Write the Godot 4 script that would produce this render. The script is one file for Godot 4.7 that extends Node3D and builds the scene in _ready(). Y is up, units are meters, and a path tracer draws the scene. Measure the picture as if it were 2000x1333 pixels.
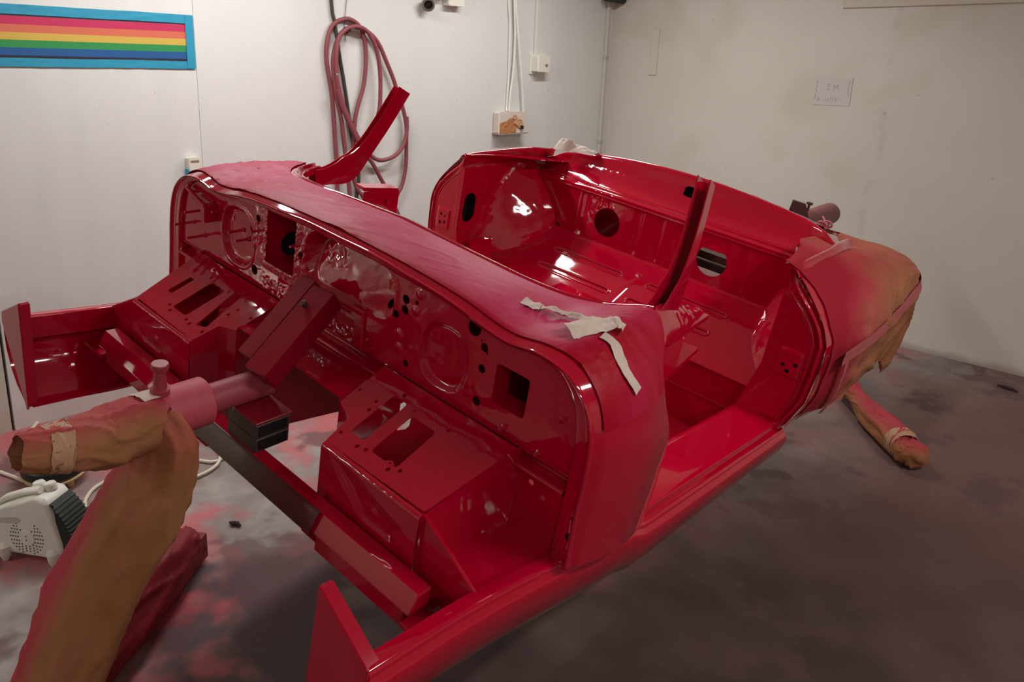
extends Node3D
# A car body shell on a rotisserie in a small spray room. World: x along the back wall, y up, z towards the viewer.
# Car frame: x towards the near side, y up, z towards the front of the car; the bulkhead panel is the plane z = 0.

const CAR := Transform3D(Vector3(0.985, -0.160, -0.062), Vector3(0.160, 0.987, -0.008), Vector3(0.062, -0.002, 0.998), Vector3(-1.383, 0.996, -0.960))
var M := {}
var names := {}
var noise := FastNoiseLite.new()
var soft := FastNoiseLite.new()
var car: Node3D

# ---------------------------------------------------------------- helpers
func srgb(r: float, g: float, b: float) -> Color:
	return Color(r / 255.0, g / 255.0, b / 255.0)

func lin(r: float, g: float, b: float) -> Color:
	return srgb(r, g, b).srgb_to_linear()

func nz(x: float, y: float, z: float = 0.0) -> float:
	return noise.get_noise_3d(x, y, z)

func sn(x: float, y: float, z: float = 0.0) -> float:
	return soft.get_noise_3d(x, y, z)

func mat(color: Color, rough: float, spec := 0.5, coat := 0.0, vcol := false, metal := 0.0) -> StandardMaterial3D:
	var m := StandardMaterial3D.new()
	m.albedo_color = color
	m.roughness = rough
	m.metallic = metal
	m.metallic_specular = spec
	if coat > 0.0:
		m.clearcoat_enabled = true
		m.clearcoat = coat
		m.clearcoat_roughness = 0.03
	m.vertex_color_use_as_albedo = vcol
	m.cull_mode = BaseMaterial3D.CULL_DISABLED
	return m

func tag(o: Node, label: String, category: String, group := "", kind := "") -> Node:
	if label: o.set_meta("label", label)
	if category: o.set_meta("category", category)
	if group: o.set_meta("group", group)
	if kind: o.set_meta("kind", kind)
	return o

func numbered(called: String) -> String:
	var n: int = names.get(called, 0)
	names[called] = n + 1
	return called if n == 0 else "%s_%03d" % [called, n]

func root(called: String, at: Vector3, label := "", category := "", group := "") -> Node3D:
	var o := Node3D.new()
	o.name = numbered(called)
	add_child(o, true)
	o.position = at
	tag(o, label, category, group)
	return o

func put(called: String, mesh: Mesh, material: Material, parent: Node = null) -> MeshInstance3D:
	var o := MeshInstance3D.new()
	o.mesh = mesh
	o.material_override = material
	if parent == null or parent == self:
		o.name = numbered(called)
		add_child(o, true)
	else:
		o.name = called
		parent.add_child(o, true)
	return o

# put a mesh given in world coordinates under a Node3D placed somewhere: keep its place
func putw(called: String, mesh: Mesh, material: Material, parent: Node3D) -> MeshInstance3D:
	var o := put(called, mesh, material, parent)
	if parent != self:
		o.transform = parent.transform.affine_inverse()
	return o

func structure(called: String, mesh: Mesh, material: Material) -> MeshInstance3D:
	var o := put(called, mesh, material)
	o.set_meta("kind", "structure")
	return o

# triangle collector; corners run counter-clockwise seen from outside
class Geo:
	var p := PackedVector3Array()
	var c := PackedColorArray()
	var color := Color.WHITE
	var xf := Transform3D.IDENTITY
	func tri(a: Vector3, b: Vector3, d: Vector3) -> void:
		p.append(xf * a); p.append(xf * b); p.append(xf * d)
		c.append(color); c.append(color); c.append(color)
	func quad(a: Vector3, b: Vector3, d: Vector3, e: Vector3) -> void:
		tri(a, b, d)
		tri(a, d, e)
	# convex or simple outline (counter-clockwise seen from +w) swept from w0 to w1 with a chamfer; map turns (x, y, w) into space
	func prism(pts: PackedVector2Array, w0: float, w1: float, map: Callable, bev := 0.0) -> void:
		var q := pts.duplicate()
		if Geometry2D.is_polygon_clockwise(q): q.reverse()
		var inner := q
		if bev > 0.0:
			var off := Geometry2D.offset_polygon(q, -bev, Geometry2D.JOIN_MITER)
			if off.size() == 1 and off[0].size() == q.size():
				inner = off[0]
				# line the two outlines up
				var best := 0
				for k in q.size():
					if inner[k].distance_to(q[0]) < inner[best].distance_to(q[0]): best = k
				var r := PackedVector2Array()
				for k in q.size(): r.append(inner[(best + k) % q.size()])
				inner = r
			else:
				bev = 0.0
		var n := q.size()
		for k in n:
			var a := q[k]
			var b := q[(k + 1) % n]
			var s0 := w0 + bev
			var s1 := w1 - bev
			quad(map.call(a.x, a.y, s0), map.call(b.x, b.y, s0), map.call(b.x, b.y, s1), map.call(a.x, a.y, s1))
			if bev > 0.0:
				var ai := inner[k]
				var bi := inner[(k + 1) % n]
				quad(map.call(a.x, a.y, s1), map.call(b.x, b.y, s1), map.call(bi.x, bi.y, w1), map.call(ai.x, ai.y, w1))
				quad(map.call(ai.x, ai.y, w0), map.call(bi.x, bi.y, w0), map.call(b.x, b.y, s0), map.call(a.x, a.y, s0))
		var t := Geometry2D.triangulate_polygon(inner)
		for k in range(0, t.size(), 3):
			var a := inner[t[k]]
			var b := inner[t[k + 1]]
			var d := inner[t[k + 2]]
			if (b - a).cross(d - a) < 0.0:
				var h := b
				b = d
				d = h
			tri(map.call(a.x, a.y, w1), map.call(b.x, b.y, w1), map.call(d.x, d.y, w1))
			tri(map.call(a.x, a.y, w0), map.call(d.x, d.y, w0), map.call(b.x, b.y, w0))
	func box(mid: Vector3, size: Vector3, bev := 0.002, b := Basis.IDENTITY) -> void:
		var h := size * 0.5
		var o := PackedVector2Array([Vector2(-h.x, -h.y), Vector2(h.x, -h.y), Vector2(h.x, h.y), Vector2(-h.x, h.y)])
		prism(o, -h.z, h.z, func(x: float, y: float, w: float): return mid + b * Vector3(x, y, w), minf(bev, h[h.min_axis_index()] * 0.6))
	# a bar of width w and height t from a to b
	func bar(a: Vector3, b: Vector3, w: float, t: float, up := Vector3.UP, bev := 0.002) -> void:
		var z := (b - a).normalized()
		var x := up.cross(z).normalized()
		var y := z.cross(x)
		box((a + b) * 0.5, Vector3(w, t, a.distance_to(b)), bev, Basis(x, y, z))
	func tube(path: PackedVector3Array, radius, sides := 10, caps := true, wide := 1.0, up := Vector3(0.13, 0.98, 0.11)) -> void:
		var rings := []
		var n := path.size()
		var last := up
		for k in n:
			var t := (path[mini(k + 1, n - 1)] - path[maxi(k - 1, 0)]).normalized()
			var x := last.cross(t)
			if x.length() < 0.05: x = Vector3.RIGHT.cross(t)
			x = x.normalized()
			var y := t.cross(x)
			last = y
			var r: float = radius if radius is float else radius[k]
			var ring := PackedVector3Array()
			for s in sides:
				var a := TAU * s / sides
				ring.append(path[k] + x * cos(a) * r * wide + y * sin(a) * r)
			rings.append(ring)
		for k in n - 1:
			for s in sides:
				var e := (s + 1) % sides
				quad(rings[k][s], rings[k][e], rings[k + 1][e], rings[k + 1][s])
		if caps:
			for s in sides:
				var e := (s + 1) % sides
				tri(path[0], rings[0][e], rings[0][s])
				tri(path[n - 1], rings[n - 1][s], rings[n - 1][e])
	# profile of (radius, height) turned round an axis
	func lathe(at: Vector3, axis: Vector3, prof: PackedVector2Array, sides := 24) -> void:
		var z := axis.normalized()
		var x := (Vector3.RIGHT if absf(z.x) < 0.8 else Vector3.UP).cross(z).normalized()
		var y := z.cross(x)
		for k in prof.size() - 1:
			for s in sides:
				var a := TAU * s / sides
				var e := TAU * (s + 1) / sides
				var d0 := x * cos(a) + y * sin(a)
				var d1 := x * cos(e) + y * sin(e)
				var q0 := prof[k]
				var q1 := prof[k + 1]
				quad(at + d0 * q0.x + z * q0.y, at + d1 * q0.x + z * q0.y, at + d1 * q1.x + z * q1.y, at + d0 * q1.x + z * q1.y)
	func mesh(crease := 35.0) -> ArrayMesh:
		var limit := cos(deg_to_rad(crease))
		var n := p.size()
		var face := PackedVector3Array()
		var at := {}
		var keys := []
		keys.resize(n)
		for k in range(0, n, 3):
			face.append((p[k + 1] - p[k]).cross(p[k + 2] - p[k]))
		for k in n:
			var key := Vector3i((p[k] * 20000.0).round())
			keys[k] = key
			if not at.has(key): at[key] = PackedInt32Array()
			at[key].append(k / 3)
		var v := PackedVector3Array()
		var nn := PackedVector3Array()
		var cc := PackedColorArray()
		for k in range(0, n, 3):
			var f := face[k / 3]
			if f.length_squared() < 1e-18: continue
			var fu := f.normalized()
			for i in [k, k + 2, k + 1]:
				var sum := Vector3.ZERO
				for t in at[keys[i]]:
					var g := face[t]
					var l := g.length()
					if l > 1e-9 and g.dot(fu) / l >= limit: sum += g
				v.append(p[i])
				nn.append(sum.normalized() if sum.length_squared() > 1e-20 else fu)
				cc.append(c[i])
		var arr := []
		arr.resize(Mesh.ARRAY_MAX)
		arr[Mesh.ARRAY_VERTEX] = v
		arr[Mesh.ARRAY_NORMAL] = nn
		arr[Mesh.ARRAY_COLOR] = cc
		var m := ArrayMesh.new()
		m.add_surface_from_arrays(Mesh.PRIMITIVE_TRIANGLES, arr)
		return m

# a pressed sheet: f(u, v) gives the outer face (outward = du x dv), mask(u, v) < 0 where there is metal, th its thickness
func sheet(nu: int, nv: int, f: Callable, th := 0.0, mask = null, colf = null) -> ArrayMesh:
	var w := nv + 1
	var pos := PackedVector3Array()
	var s := PackedFloat32Array()
	for i in nu + 1:
		for j in w:
			var u := float(i) / nu
			var v := float(j) / nv
			pos.append(f.call(u, v))
			s.append(mask.call(u, v) if mask != null else -1.0)
	var wrapu := true
	var wrapv := true
	for j in w:
		if pos[j].distance_to(pos[nu * w + j]) > 1e-4: wrapu = false
	for i in nu + 1:
		if pos[i * w].distance_to(pos[i * w + nv]) > 1e-4: wrapv = false
	var nor := PackedVector3Array()
	for i in nu + 1:
		for j in w:
			var i0 := i - 1
			var i1 := i + 1
			var j0 := j - 1
			var j1 := j + 1
			if i0 < 0: i0 = nu - 1 if wrapu else 0
			if i1 > nu: i1 = 1 if wrapu else nu
			if j0 < 0: j0 = nv - 1 if wrapv else 0
			if j1 > nv: j1 = 1 if wrapv else nv
			var du := pos[i1 * w + j] - pos[i0 * w + j]
			var dv := pos[i * w + j1] - pos[i * w + j0]
			var n := du.cross(dv)
			nor.append(n.normalized() if n.length_squared() > 1e-20 else Vector3.UP)
	var idx := PackedInt32Array()
	var rim := []
	for i in nu:
		for j in nv:
			var q := [i * w + j, (i + 1) * w + j, (i + 1) * w + j + 1, i * w + j + 1]
			var ins := 0
			for k in 4:
				if s[q[k]] < 0.0: ins += 1
			if ins == 0: continue
			if ins == 4:
				idx.append_array(PackedInt32Array([q[0], q[2], q[1], q[0], q[3], q[2]]))
				if th > 0.0:
					if j == 0 and not wrapv: rim.append([q[0], q[1]])
					if j == nv - 1 and not wrapv: rim.append([q[2], q[3]])
					if i == 0 and not wrapu: rim.append([q[3], q[0]])
					if i == nu - 1 and not wrapu: rim.append([q[1], q[2]])
				continue
			var poly := []
			var cut := []
			for k in 4:
				var a: int = q[k]
				var b: int = q[(k + 1) % 4]
				if s[a] < 0.0: poly.append(a)
				if (s[a] < 0.0) != (s[b] < 0.0):
					var t := clampf(s[a] / (s[a] - s[b]), 0.02, 0.98)
					pos.append(pos[a].lerp(pos[b], t))
					nor.append(nor[a].lerp(nor[b], t).normalized())
					poly.append(pos.size() - 1)
					cut.append(pos.size() - 1)
			for k in range(1, poly.size() - 1):
				idx.append_array(PackedInt32Array([poly[0], poly[k + 1], poly[k]]))
			if cut.size() >= 2 and th > 0.0:
				# the cut runs with metal on its left
				for k in poly.size():
					var a: int = poly[k]
					var b: int = poly[(k + 1) % poly.size()]
					if a in cut and b in cut: rim.append([a, b])
	var n0 := pos.size()
	var vv := pos.duplicate()
	var vn := nor.duplicate()
	if th > 0.0:
		for k in n0:
			vv.append(pos[k] - nor[k] * th)
			vn.append(-nor[k])
		var count := idx.size()
		for k in range(0, count, 3):
			idx.append_array(PackedInt32Array([idx[k] + n0, idx[k + 2] + n0, idx[k + 1] + n0]))
		for e in rim:
			var a := pos[e[0]]
			var b := pos[e[1]]
			var out := (b - a).cross(nor[e[0]]).normalized()
			var k := vv.size()
			vv.append_array(PackedVector3Array([a, b, b - nor[e[1]] * th, a - nor[e[0]] * th]))
			vn.append_array(PackedVector3Array([out, out, out, out]))
			idx.append_array(PackedInt32Array([k, k + 1, k + 2, k, k + 2, k + 3]))
	var arr := []
	arr.resize(Mesh.ARRAY_MAX)
	arr[Mesh.ARRAY_VERTEX] = vv
	arr[Mesh.ARRAY_NORMAL] = vn
	arr[Mesh.ARRAY_INDEX] = idx
	if colf != null:
		var cc := PackedColorArray()
		for k in vv.size(): cc.append(colf.call(vv[k]))
		arr[Mesh.ARRAY_COLOR] = cc
	var m := ArrayMesh.new()
	m.add_surface_from_arrays(Mesh.PRIMITIVE_TRIANGLES, arr)
	return m

func spline(pts: PackedVector3Array, per := 6) -> PackedVector3Array:
	var out := PackedVector3Array()
	var n := pts.size()
	for k in n - 1:
		for s in per:
			out.append(pts[k].cubic_interpolate(pts[k + 1], pts[maxi(k - 1, 0)], pts[mini(k + 2, n - 1)], float(s) / per))
	out.append(pts[n - 1])
	return out

func at3(pts: PackedVector3Array, t: float) -> Vector3:
	var n := pts.size() - 1
	var x := clampf(t, 0.0, 1.0) * n
	var k := mini(int(x), n - 1)
	return pts[k].cubic_interpolate(pts[k + 1], pts[maxi(k - 1, 0)], pts[mini(k + 2, n)], x - k)

func ss(a: float, b: float, x: float) -> float:
	return smoothstep(a, b, x)

# signed distance to a rounded rectangle
func rr(x: float, y: float, cx: float, cy: float, hx: float, hy: float, r: float) -> float:
	var qx := absf(x - cx) - hx + r
	var qy := absf(y - cy) - hy + r
	return Vector2(maxf(qx, 0.0), maxf(qy, 0.0)).length() + minf(maxf(qx, qy), 0.0) - r

func circ(x: float, y: float, cx: float, cy: float, r: float) -> float:
	return Vector2(x - cx, y - cy).length() - r

# signed distance to a polygon
func pd(x: float, y: float, poly: PackedVector2Array) -> float:
	var q := Vector2(x, y)
	var best := 1e9
	var n := poly.size()
	for k in n:
		best = minf(best, q.distance_to(Geometry2D.get_closest_point_to_segment(q, poly[k], poly[(k + 1) % n])))
	return -best if Geometry2D.is_point_in_polygon(q, poly) else best

func V2(a: Array) -> PackedVector2Array:
	var o := PackedVector2Array()
	for k in range(0, a.size(), 2): o.append(Vector2(a[k], a[k + 1]))
	return o

func V3(a: Array) -> PackedVector3Array:
	var o := PackedVector3Array()
	for k in range(0, a.size(), 3): o.append(Vector3(a[k], a[k + 1], a[k + 2]))
	return o

func mirrored(p: PackedVector3Array, s: float) -> PackedVector3Array:
	var o := PackedVector3Array()
	for q in p: o.append(Vector3(q.x * s, q.y, q.z))
	return o

func _ready() -> void:
	noise.seed = 7
	noise.noise_type = FastNoiseLite.TYPE_SIMPLEX_SMOOTH
	noise.frequency = 1.0
	noise.fractal_type = FastNoiseLite.FRACTAL_FBM
	noise.fractal_octaves = 3
	soft.seed = 11
	soft.noise_type = FastNoiseLite.TYPE_SIMPLEX_SMOOTH
	soft.frequency = 1.0
	soft.fractal_type = FastNoiseLite.FRACTAL_NONE
	# camera: a phone held at eye height, cropped off its middle (so the lens is shifted)
	var cam := Camera3D.new()
	cam.name = "camera"
	add_child(cam)
	cam.transform = Transform3D(Vector3(0.69798, 0.02327, -0.71574), Vector3(-0.20615, 0.96369, -0.16970), Vector3(0.68580, 0.26599, 0.67744), Vector3(0, 1.6, 0))
	var px := 0.05 / 1520.0
	cam.set_frustum(1333.0 * px, Vector2((2000.0 / 2.0 - 903.0) * px, (543.0 - 1333.0 / 2.0) * px), 0.05, 60.0)
	cam.current = true
	var we := WorldEnvironment.new()
	we.name = "world_environment"
	var env := Environment.new()
	env.background_mode = Environment.BG_COLOR
	env.background_color = Color(0, 0, 0)
	env.tonemap_mode = Environment.TONE_MAPPER_LINEAR
	env.tonemap_exposure = 1.0
	env.sdfgi_enabled = true
	env.ssao_enabled = true
	env.ssil_enabled = true
	we.environment = env
	add_child(we)
	lamps()
	materials()
	room()
	car = root("car_body_shell", Vector3.ZERO, "glossy red painted open car body shell with bare bulkhead, hanging tilted on the stands", "car body")
	car.transform = CAR
	bulkhead()
	scuttle()
	pillars_and_hinges()
	toe_boxes()
	underbody()
	sills()
	cockpit()
	rear_end()
	stands()
	masking()
	wall_things()
	floor_things()

func lamp(at: Vector3, energy: float, yaw := 0.0) -> void:
	var r := root("ceiling_lamp", at, "", "lamp")
	r.rotation.y = yaw
	var g := Geo.new()
	g.box(Vector3(0, 0.03, 0), Vector3(0.16, 0.05, 1.25), 0.006)
	g.box(Vector3(0, 0.0, -0.62), Vector3(0.14, 0.04, 0.03), 0.004)
	g.box(Vector3(0, 0.0, 0.62), Vector3(0.14, 0.04, 0.03), 0.004)
	put("housing", g.mesh(), mat(srgb(225, 225, 220), 0.5), r)
	var gm := mat(srgb(255, 252, 245), 0.6)
	gm.emission_enabled = true
	gm.emission = Color(1.0, 0.99, 0.97)
	gm.emission_energy_multiplier = 6.0
	for s in [-0.035, 0.035]:
		var t := Geo.new()
		t.tube(PackedVector3Array([Vector3(s, -0.012, -0.6), Vector3(s, -0.012, 0.6)]), 0.013, 12)
		put("tube", t.mesh(), gm, r)
	var a := AreaLight3D.new()
	a.name = "lamp_light"
	a.area_size = Vector2(0.12, 1.2)
	a.light_energy = energy
	a.light_color = Color(0.985, 0.98, 0.97)
	a.area_range = 14.0
	a.shadow_enabled = true
	r.add_child(a)
	a.position = Vector3(0, -0.035, 0)
	a.rotation_degrees.x = -90
	tag(r, LAMP_LABELS[mini(lamp_count, LAMP_LABELS.size() - 1)], "", "ceiling lamps")
	lamp_count += 1

var lamp_count := 0
const LAMP_LABELS := ["twin tube ceiling lamp near the front wall", "twin tube ceiling lamp over the front of the car body", "twin tube ceiling lamp above the hanging air hose", "twin tube ceiling lamp on the right over the near side of the car body", "twin tube ceiling lamp on the right behind the viewer"]

func work_lamp() -> void:
	# a bright work light on a stand by the left wall, left of the picture
	var r := root("work_lamp", Vector3(-3.15, 0, 0.95), "bright work lamp on a tripod by the left wall, outside the picture", "lamp")
	r.rotation.y = 2.25
	var g := Geo.new()
	g.tube(PackedVector3Array([Vector3(0, 0.25, 0), Vector3(0, 0.92, 0)]), 0.012, 12)
	put("pole", g.mesh(), mat(srgb(60, 58, 54), 0.5), r)
	for k in 3:
		g = Geo.new()
		var a := TAU * k / 3.0
		g.tube(PackedVector3Array([Vector3(0, 0.42, 0), Vector3(cos(a) * 0.25, 0.012, sin(a) * 0.25)]), 0.010, 10)
		put("leg", g.mesh(), mat(srgb(60, 58, 54), 0.5), r)
	g = Geo.new()
	g.box(Vector3(0, 1.02, 0.03), Vector3(0.34, 0.24, 0.06), 0.01)
	put("housing", g.mesh(), mat(srgb(190, 150, 40), 0.5), r)
	var gm := mat(srgb(255, 252, 245), 0.6)
	gm.emission_enabled = true
	gm.emission = Color(1.0, 0.98, 0.95)
	gm.emission_energy_multiplier = 14.0
	g = Geo.new()
	g.box(Vector3(0, 1.02, -0.004), Vector3(0.30, 0.20, 0.008), 0.002)
	put("lens", g.mesh(), gm, r)
	var a := AreaLight3D.new()
	a.name = "work_light"
	a.area_size = Vector2(0.30, 0.20)
	a.light_energy = 0.85
	a.light_color = Color(1.0, 0.98, 0.95)
	a.area_range = 14.0
	a.shadow_enabled = true
	r.add_child(a)
	a.position = Vector3(0, 1.02, -0.012)

func lamps() -> void:
	lamp(Vector3(-3.0, 2.52, 2.0), 1.8)
	lamp(Vector3(-2.75, 2.52, -1.6), 2.7)
	lamp(Vector3(-2.5, 2.52, -3.4), 2.6)
	lamp(Vector3(0.7, 2.52, -2.0), 3.4)
	lamp(Vector3(1.6, 2.52, 0.8), 2.6)
	work_lamp()

func materials() -> void:
	M.red = mat(srgb(184, 2, 42), 0.07, 0.5, 0.7)
	M.dust = mat(Color.WHITE, 0.42, 0.5, 0.25, true)
	M.redmatte = mat(srgb(150, 30, 48), 0.6)
	M.paper = mat(Color.WHITE, 0.72, 0.35, 0.0, true)
	M.tape = mat(srgb(214, 192, 178), 0.7)
	M.steel = mat(srgb(76, 58, 54), 0.55)
	M.darksteel = mat(srgb(70, 34, 36), 0.5)
	M.black = mat(srgb(14, 13, 13), 0.6)
	M.white = mat(srgb(222, 218, 205), 0.4)
	M.wallpaint = mat(srgb(214, 210, 203), 0.55)
	M.hole = mat(srgb(18, 4, 6), 0.9)

# ---------------------------------------------------------------- the room
func slab(a: Vector3, eu: Vector3, ev: Vector3, thick: float) -> ArrayMesh:
	# a slab whose visible face starts at a and spans eu x ev, with picture coordinates on it
	var n := eu.cross(ev).normalized()
	var st := SurfaceTool.new()
	st.begin(Mesh.PRIMITIVE_TRIANGLES)
	var c := [a, a + eu, a + eu + ev, a + ev]
	var d := []
	for q in c: d.append(q - n * thick)
	var uv := [Vector2(0, 0), Vector2(1, 0), Vector2(1, 1), Vector2(0, 1)]
	var faces := [[c[0], c[1], c[2], c[3]], [d[3], d[2], d[1], d[0]], [c[1], c[0], d[0], d[1]], [c[2], c[1], d[1], d[2]], [c[3], c[2], d[2], d[3]], [c[0], c[3], d[3], d[0]]]
	for f in faces:
		var fn: Vector3 = (f[1] - f[0]).cross(f[2] - f[0]).normalized()
		for k in [0, 2, 1, 0, 3, 2]:
			st.set_normal(fn)
			st.set_uv(uv[k])
			st.add_vertex(f[k])
	return st.commit()

func picture(w: int, h: int, pick: Callable) -> ImageTexture:
	var im := Image.create(w, h, true, Image.FORMAT_RGB8)
	for y in h:
		for x in w:
			im.set_pixel(x, y, pick.call((x + 0.5) / w, (y + 0.5) / h))
	im.generate_mipmaps()
	return ImageTexture.create_from_image(im)

func floor_color(x: float, z: float) -> Color:
	# grey concrete with old red overspray; the far right of the room is stained brown
	var n1 := nz(x * 0.9, z * 0.9, 3.0)
	var n2 := nz(x * 3.1, z * 3.1, 9.0)
	var n3 := nz(x * 11.0, z * 11.0, 5.0)
	var c := srgb(158, 150, 145).lerp(srgb(128, 116, 112), clampf(0.5 + n2 * 0.9 + n3 * 0.5, 0, 1))
	var shade := ss(-1.6, -3.6, z + 0.3 * n1)
	var brown := ss(-2.05, -0.9, x + 0.25 * n1 + 0.12 * (z + 1.0))
	c = c.lerp(srgb(74, 54, 50).lerp(srgb(54, 39, 37), clampf(0.5 + n2, 0, 1)).lerp(srgb(112, 80, 76), shade), brown * 0.9)
	# pink overspray clouds
	var pink := ss(0.02, 0.5, nz(x * 1.7 + 4.0, z * 1.7, 1.0) + 0.25 * n3) * ss(-0.9, -1.6, x)
	c = c.lerp(srgb(196, 96, 100), pink * 0.75)
	pink = ss(0.55, 0.1, Vector2(x + 3.25, (z + 1.0) * 0.8).length() + 0.25 * n2)
	c = c.lerp(srgb(190, 84, 92), pink * 0.8)
	pink = ss(0.3, 0.0, absf(x + 2.0 + 0.4 * (z + 0.75)) + 0.3 * n2) * ss(0.4, 0.1, absf(z + 0.85))
	c = c.lerp(srgb(176, 34, 52), pink * 0.8)
	# heavier old overspray towards the front of the room
	c = c.lerp(srgb(104, 74, 72), 0.8 * ss(-0.42, 0.15, z + 0.2 * n1))
	# dark damp-looking stain in front
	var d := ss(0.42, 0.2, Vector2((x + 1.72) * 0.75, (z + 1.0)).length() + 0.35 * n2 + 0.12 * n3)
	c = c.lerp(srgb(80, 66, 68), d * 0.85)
	d = ss(0.25, 0.5, nz(x * 2.3, z * 2.3, 20.0) + 0.3 * n3)
	c = c.lerp(srgb(92, 70, 70), d * 0.6)
	return c

func room() -> void:
	var x0 := -3.57
	var x1 := 2.4
	var z0 := -5.043
	var z1 := 3.4
	var h := 2.62
	var fm := mat(Color.WHITE, 0.62, 0.4)
	fm.albedo_texture = picture(900, 900, func(u: float, v: float): return floor_color(lerpf(-4.2, 1.8, u), lerpf(1.0, -5.2, v)))
	# the picture covers the part of the floor near the car; the slab is exactly that part, the rest is a second slab
	structure("floor", slab(Vector3(-4.2, 0, 1.0), Vector3(6.0, 0, 0), Vector3(0, 0, -6.2), 0.15), fm)
	structure("floor", slab(Vector3(-4.2, 0, z1 + 0.2), Vector3(6.9, 0, 0), Vector3(0, 0, -(z1 + 0.2 - 1.0)), 0.15), mat(srgb(100, 74, 70), 0.62))
	structure("floor", slab(Vector3(1.8, 0, 1.0), Vector3(0.9, 0, 0), Vector3(0, 0, -6.2), 0.15), mat(srgb(100, 78, 72), 0.62))
	var grey := func(u: float, v: float, seed_z: float, lo: Color, hi: Color) -> Color:
		var n := nz(u * 5.0, v * 2.5, seed_z) + 0.25 * nz(u * 16.0, v * 8.0, seed_z)
		var c := lo.lerp(hi, clampf(0.55 + n * 0.7, 0, 1))
		if nz(u * 90.0, v * 42.0, seed_z + 2.0) > 0.74: c = c.lerp(srgb(140, 130, 124), 0.5)
		return c
	var lw := mat(Color.WHITE, 0.5, 0.4)
	lw.albedo_texture = picture(640, 300, func(u: float, v: float): return grey.call(u, v, 31.0, srgb(212, 211, 208), srgb(219, 218, 215)))
	structure("wall_left", slab(Vector3(x0, 0, -1.745), Vector3(0, 0, z0 + 1.745), Vector3(0, h, 0), 0.12).duplicate(), lw)
	var lw2 := lw.duplicate()
	# door-like panel at the left end of the same wall, its face 4 mm lower
	structure("wall_left", slab(Vector3(x0 - 0.0025, 0, -0.797), Vector3(0, 0, -0.9472), Vector3(0, h, 0), 0.114), lw2)
	structure("wall_left", slab(Vector3(x0 - 0.004, 0, z1 + 0.2), Vector3(0, 0, -(z1 + 0.2) - 0.785), Vector3(0, h, 0), 0.116), mat(srgb(196, 192, 180), 0.55))
	structure("wall_left", slab(Vector3(x0 - 0.03, 0, -0.77), Vector3(0, 0, -0.04), Vector3(0, h, 0), 0.05), mat(srgb(70, 62, 58), 0.8))
	var bw := mat(Color.WHITE, 0.55, 0.4)
	bw.albedo_texture = picture(800, 360, func(u: float, v: float):
		var c: Color = grey.call(u, v, 57.0, srgb(203, 196, 185), srgb(211, 205, 195))
		var x := lerpf(-3.57, 2.4, u)
		var y := v * 2.62
		# yellowed blotches and a faint vertical settling crack
		c = c.lerp(srgb(192, 181, 158), 0.4 * ss(0.1, 0.6, nz(x * 1.4, y * 1.4, 77.0)))
		var cx := -1.56 + 0.05 * nz(0.0, y * 2.0, 4.0) + 0.03 * nz(0.0, y * 9.0, 4.0)
		c = c.lerp(srgb(140, 130, 118), 0.14 * ss(0.03, 0.0, absf(x - cx)) * ss(-0.2, 0.3, nz(0.0, y * 5.0, 8.0)) * ss(0.3, 0.6, y))
		c = c.lerp(srgb(150, 132, 124), 0.6 * ss(0.05, 0.0, y - 0.02 * nz(x * 5.0, 0.0, 3.0)))
		return c)
	structure("wall_back", slab(Vector3(x0 - 0.15, 0, z0), Vector3(x1 - x0 + 0.3, 0, 0), Vector3(0, h, 0), 0.12), bw)
	structure("wall_right", slab(Vector3(x1, 0, z0 - 0.1), Vector3(0, 0, z1 - z0 + 0.2), Vector3(0, h, 0), 0.12), mat(srgb(190, 182, 170), 0.6))
	structure("wall_front", slab(Vector3(x1 + 0.1, 0, z1), Vector3(x0 - x1 - 0.3, 0, 0), Vector3(0, h, 0), 0.12), mat(srgb(190, 182, 170), 0.6))
	structure("ceiling", slab(Vector3(x0 - 0.2, h, z0 - 0.2), Vector3(x1 - x0 + 0.4, 0, 0), Vector3(0, 0, z1 - z0 + 0.4), 0.12), mat(srgb(205, 202, 196), 0.7))
	# shallow lintel high on the back wall
	var g := Geo.new()
	g.box(Vector3(0.4, 2.13, z0 + 0.006), Vector3(4.66, 0.325, 0.016), 0.004)
	structure("trim_1", g.mesh(), mat(srgb(200, 191, 176), 0.6))

# ---------------------------------------------------------------- bulkhead
const OUT_H := [0, .247, .12, .247, .21, .241, .28, .237, .355, .229, .434, .214, .49, .209, .55, .217, .60, .213, .638, .197, .673, .16, .690, .11, .695, .05, .695, -.02, .697, -.09, .70, -.155]
const IN_H := [0, .227, .12, .228, .21, .223, .28, .221, .355, .214, .430, .202, .48, .198, .54, .205, .585, .200, .618, .180, .642, .148, .655, .09, .657, .04, .657, -.02, .657, -.09, .657, -.155]

func both(half: Array) -> PackedVector3Array:
	var o := PackedVector3Array()
	var n := half.size() / 2
	for k in range(n - 1, 0, -1): o.append(Vector3(-half[2 * k], half[2 * k + 1], 0))
	for k in n: o.append(Vector3(half[2 * k], half[2 * k + 1], 0))
	return o

func seal(x: float, y: float, d: float) -> float:
	# lumpy brushed seam sealer within about 12 mm of a seam
	if absf(d) > 0.016: return 0.0
	return (0.0022 + 0.0035 * nz(x * 150.0, y * 150.0, 2.0)) * ss(0.016, 0.004, absf(d))

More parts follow.
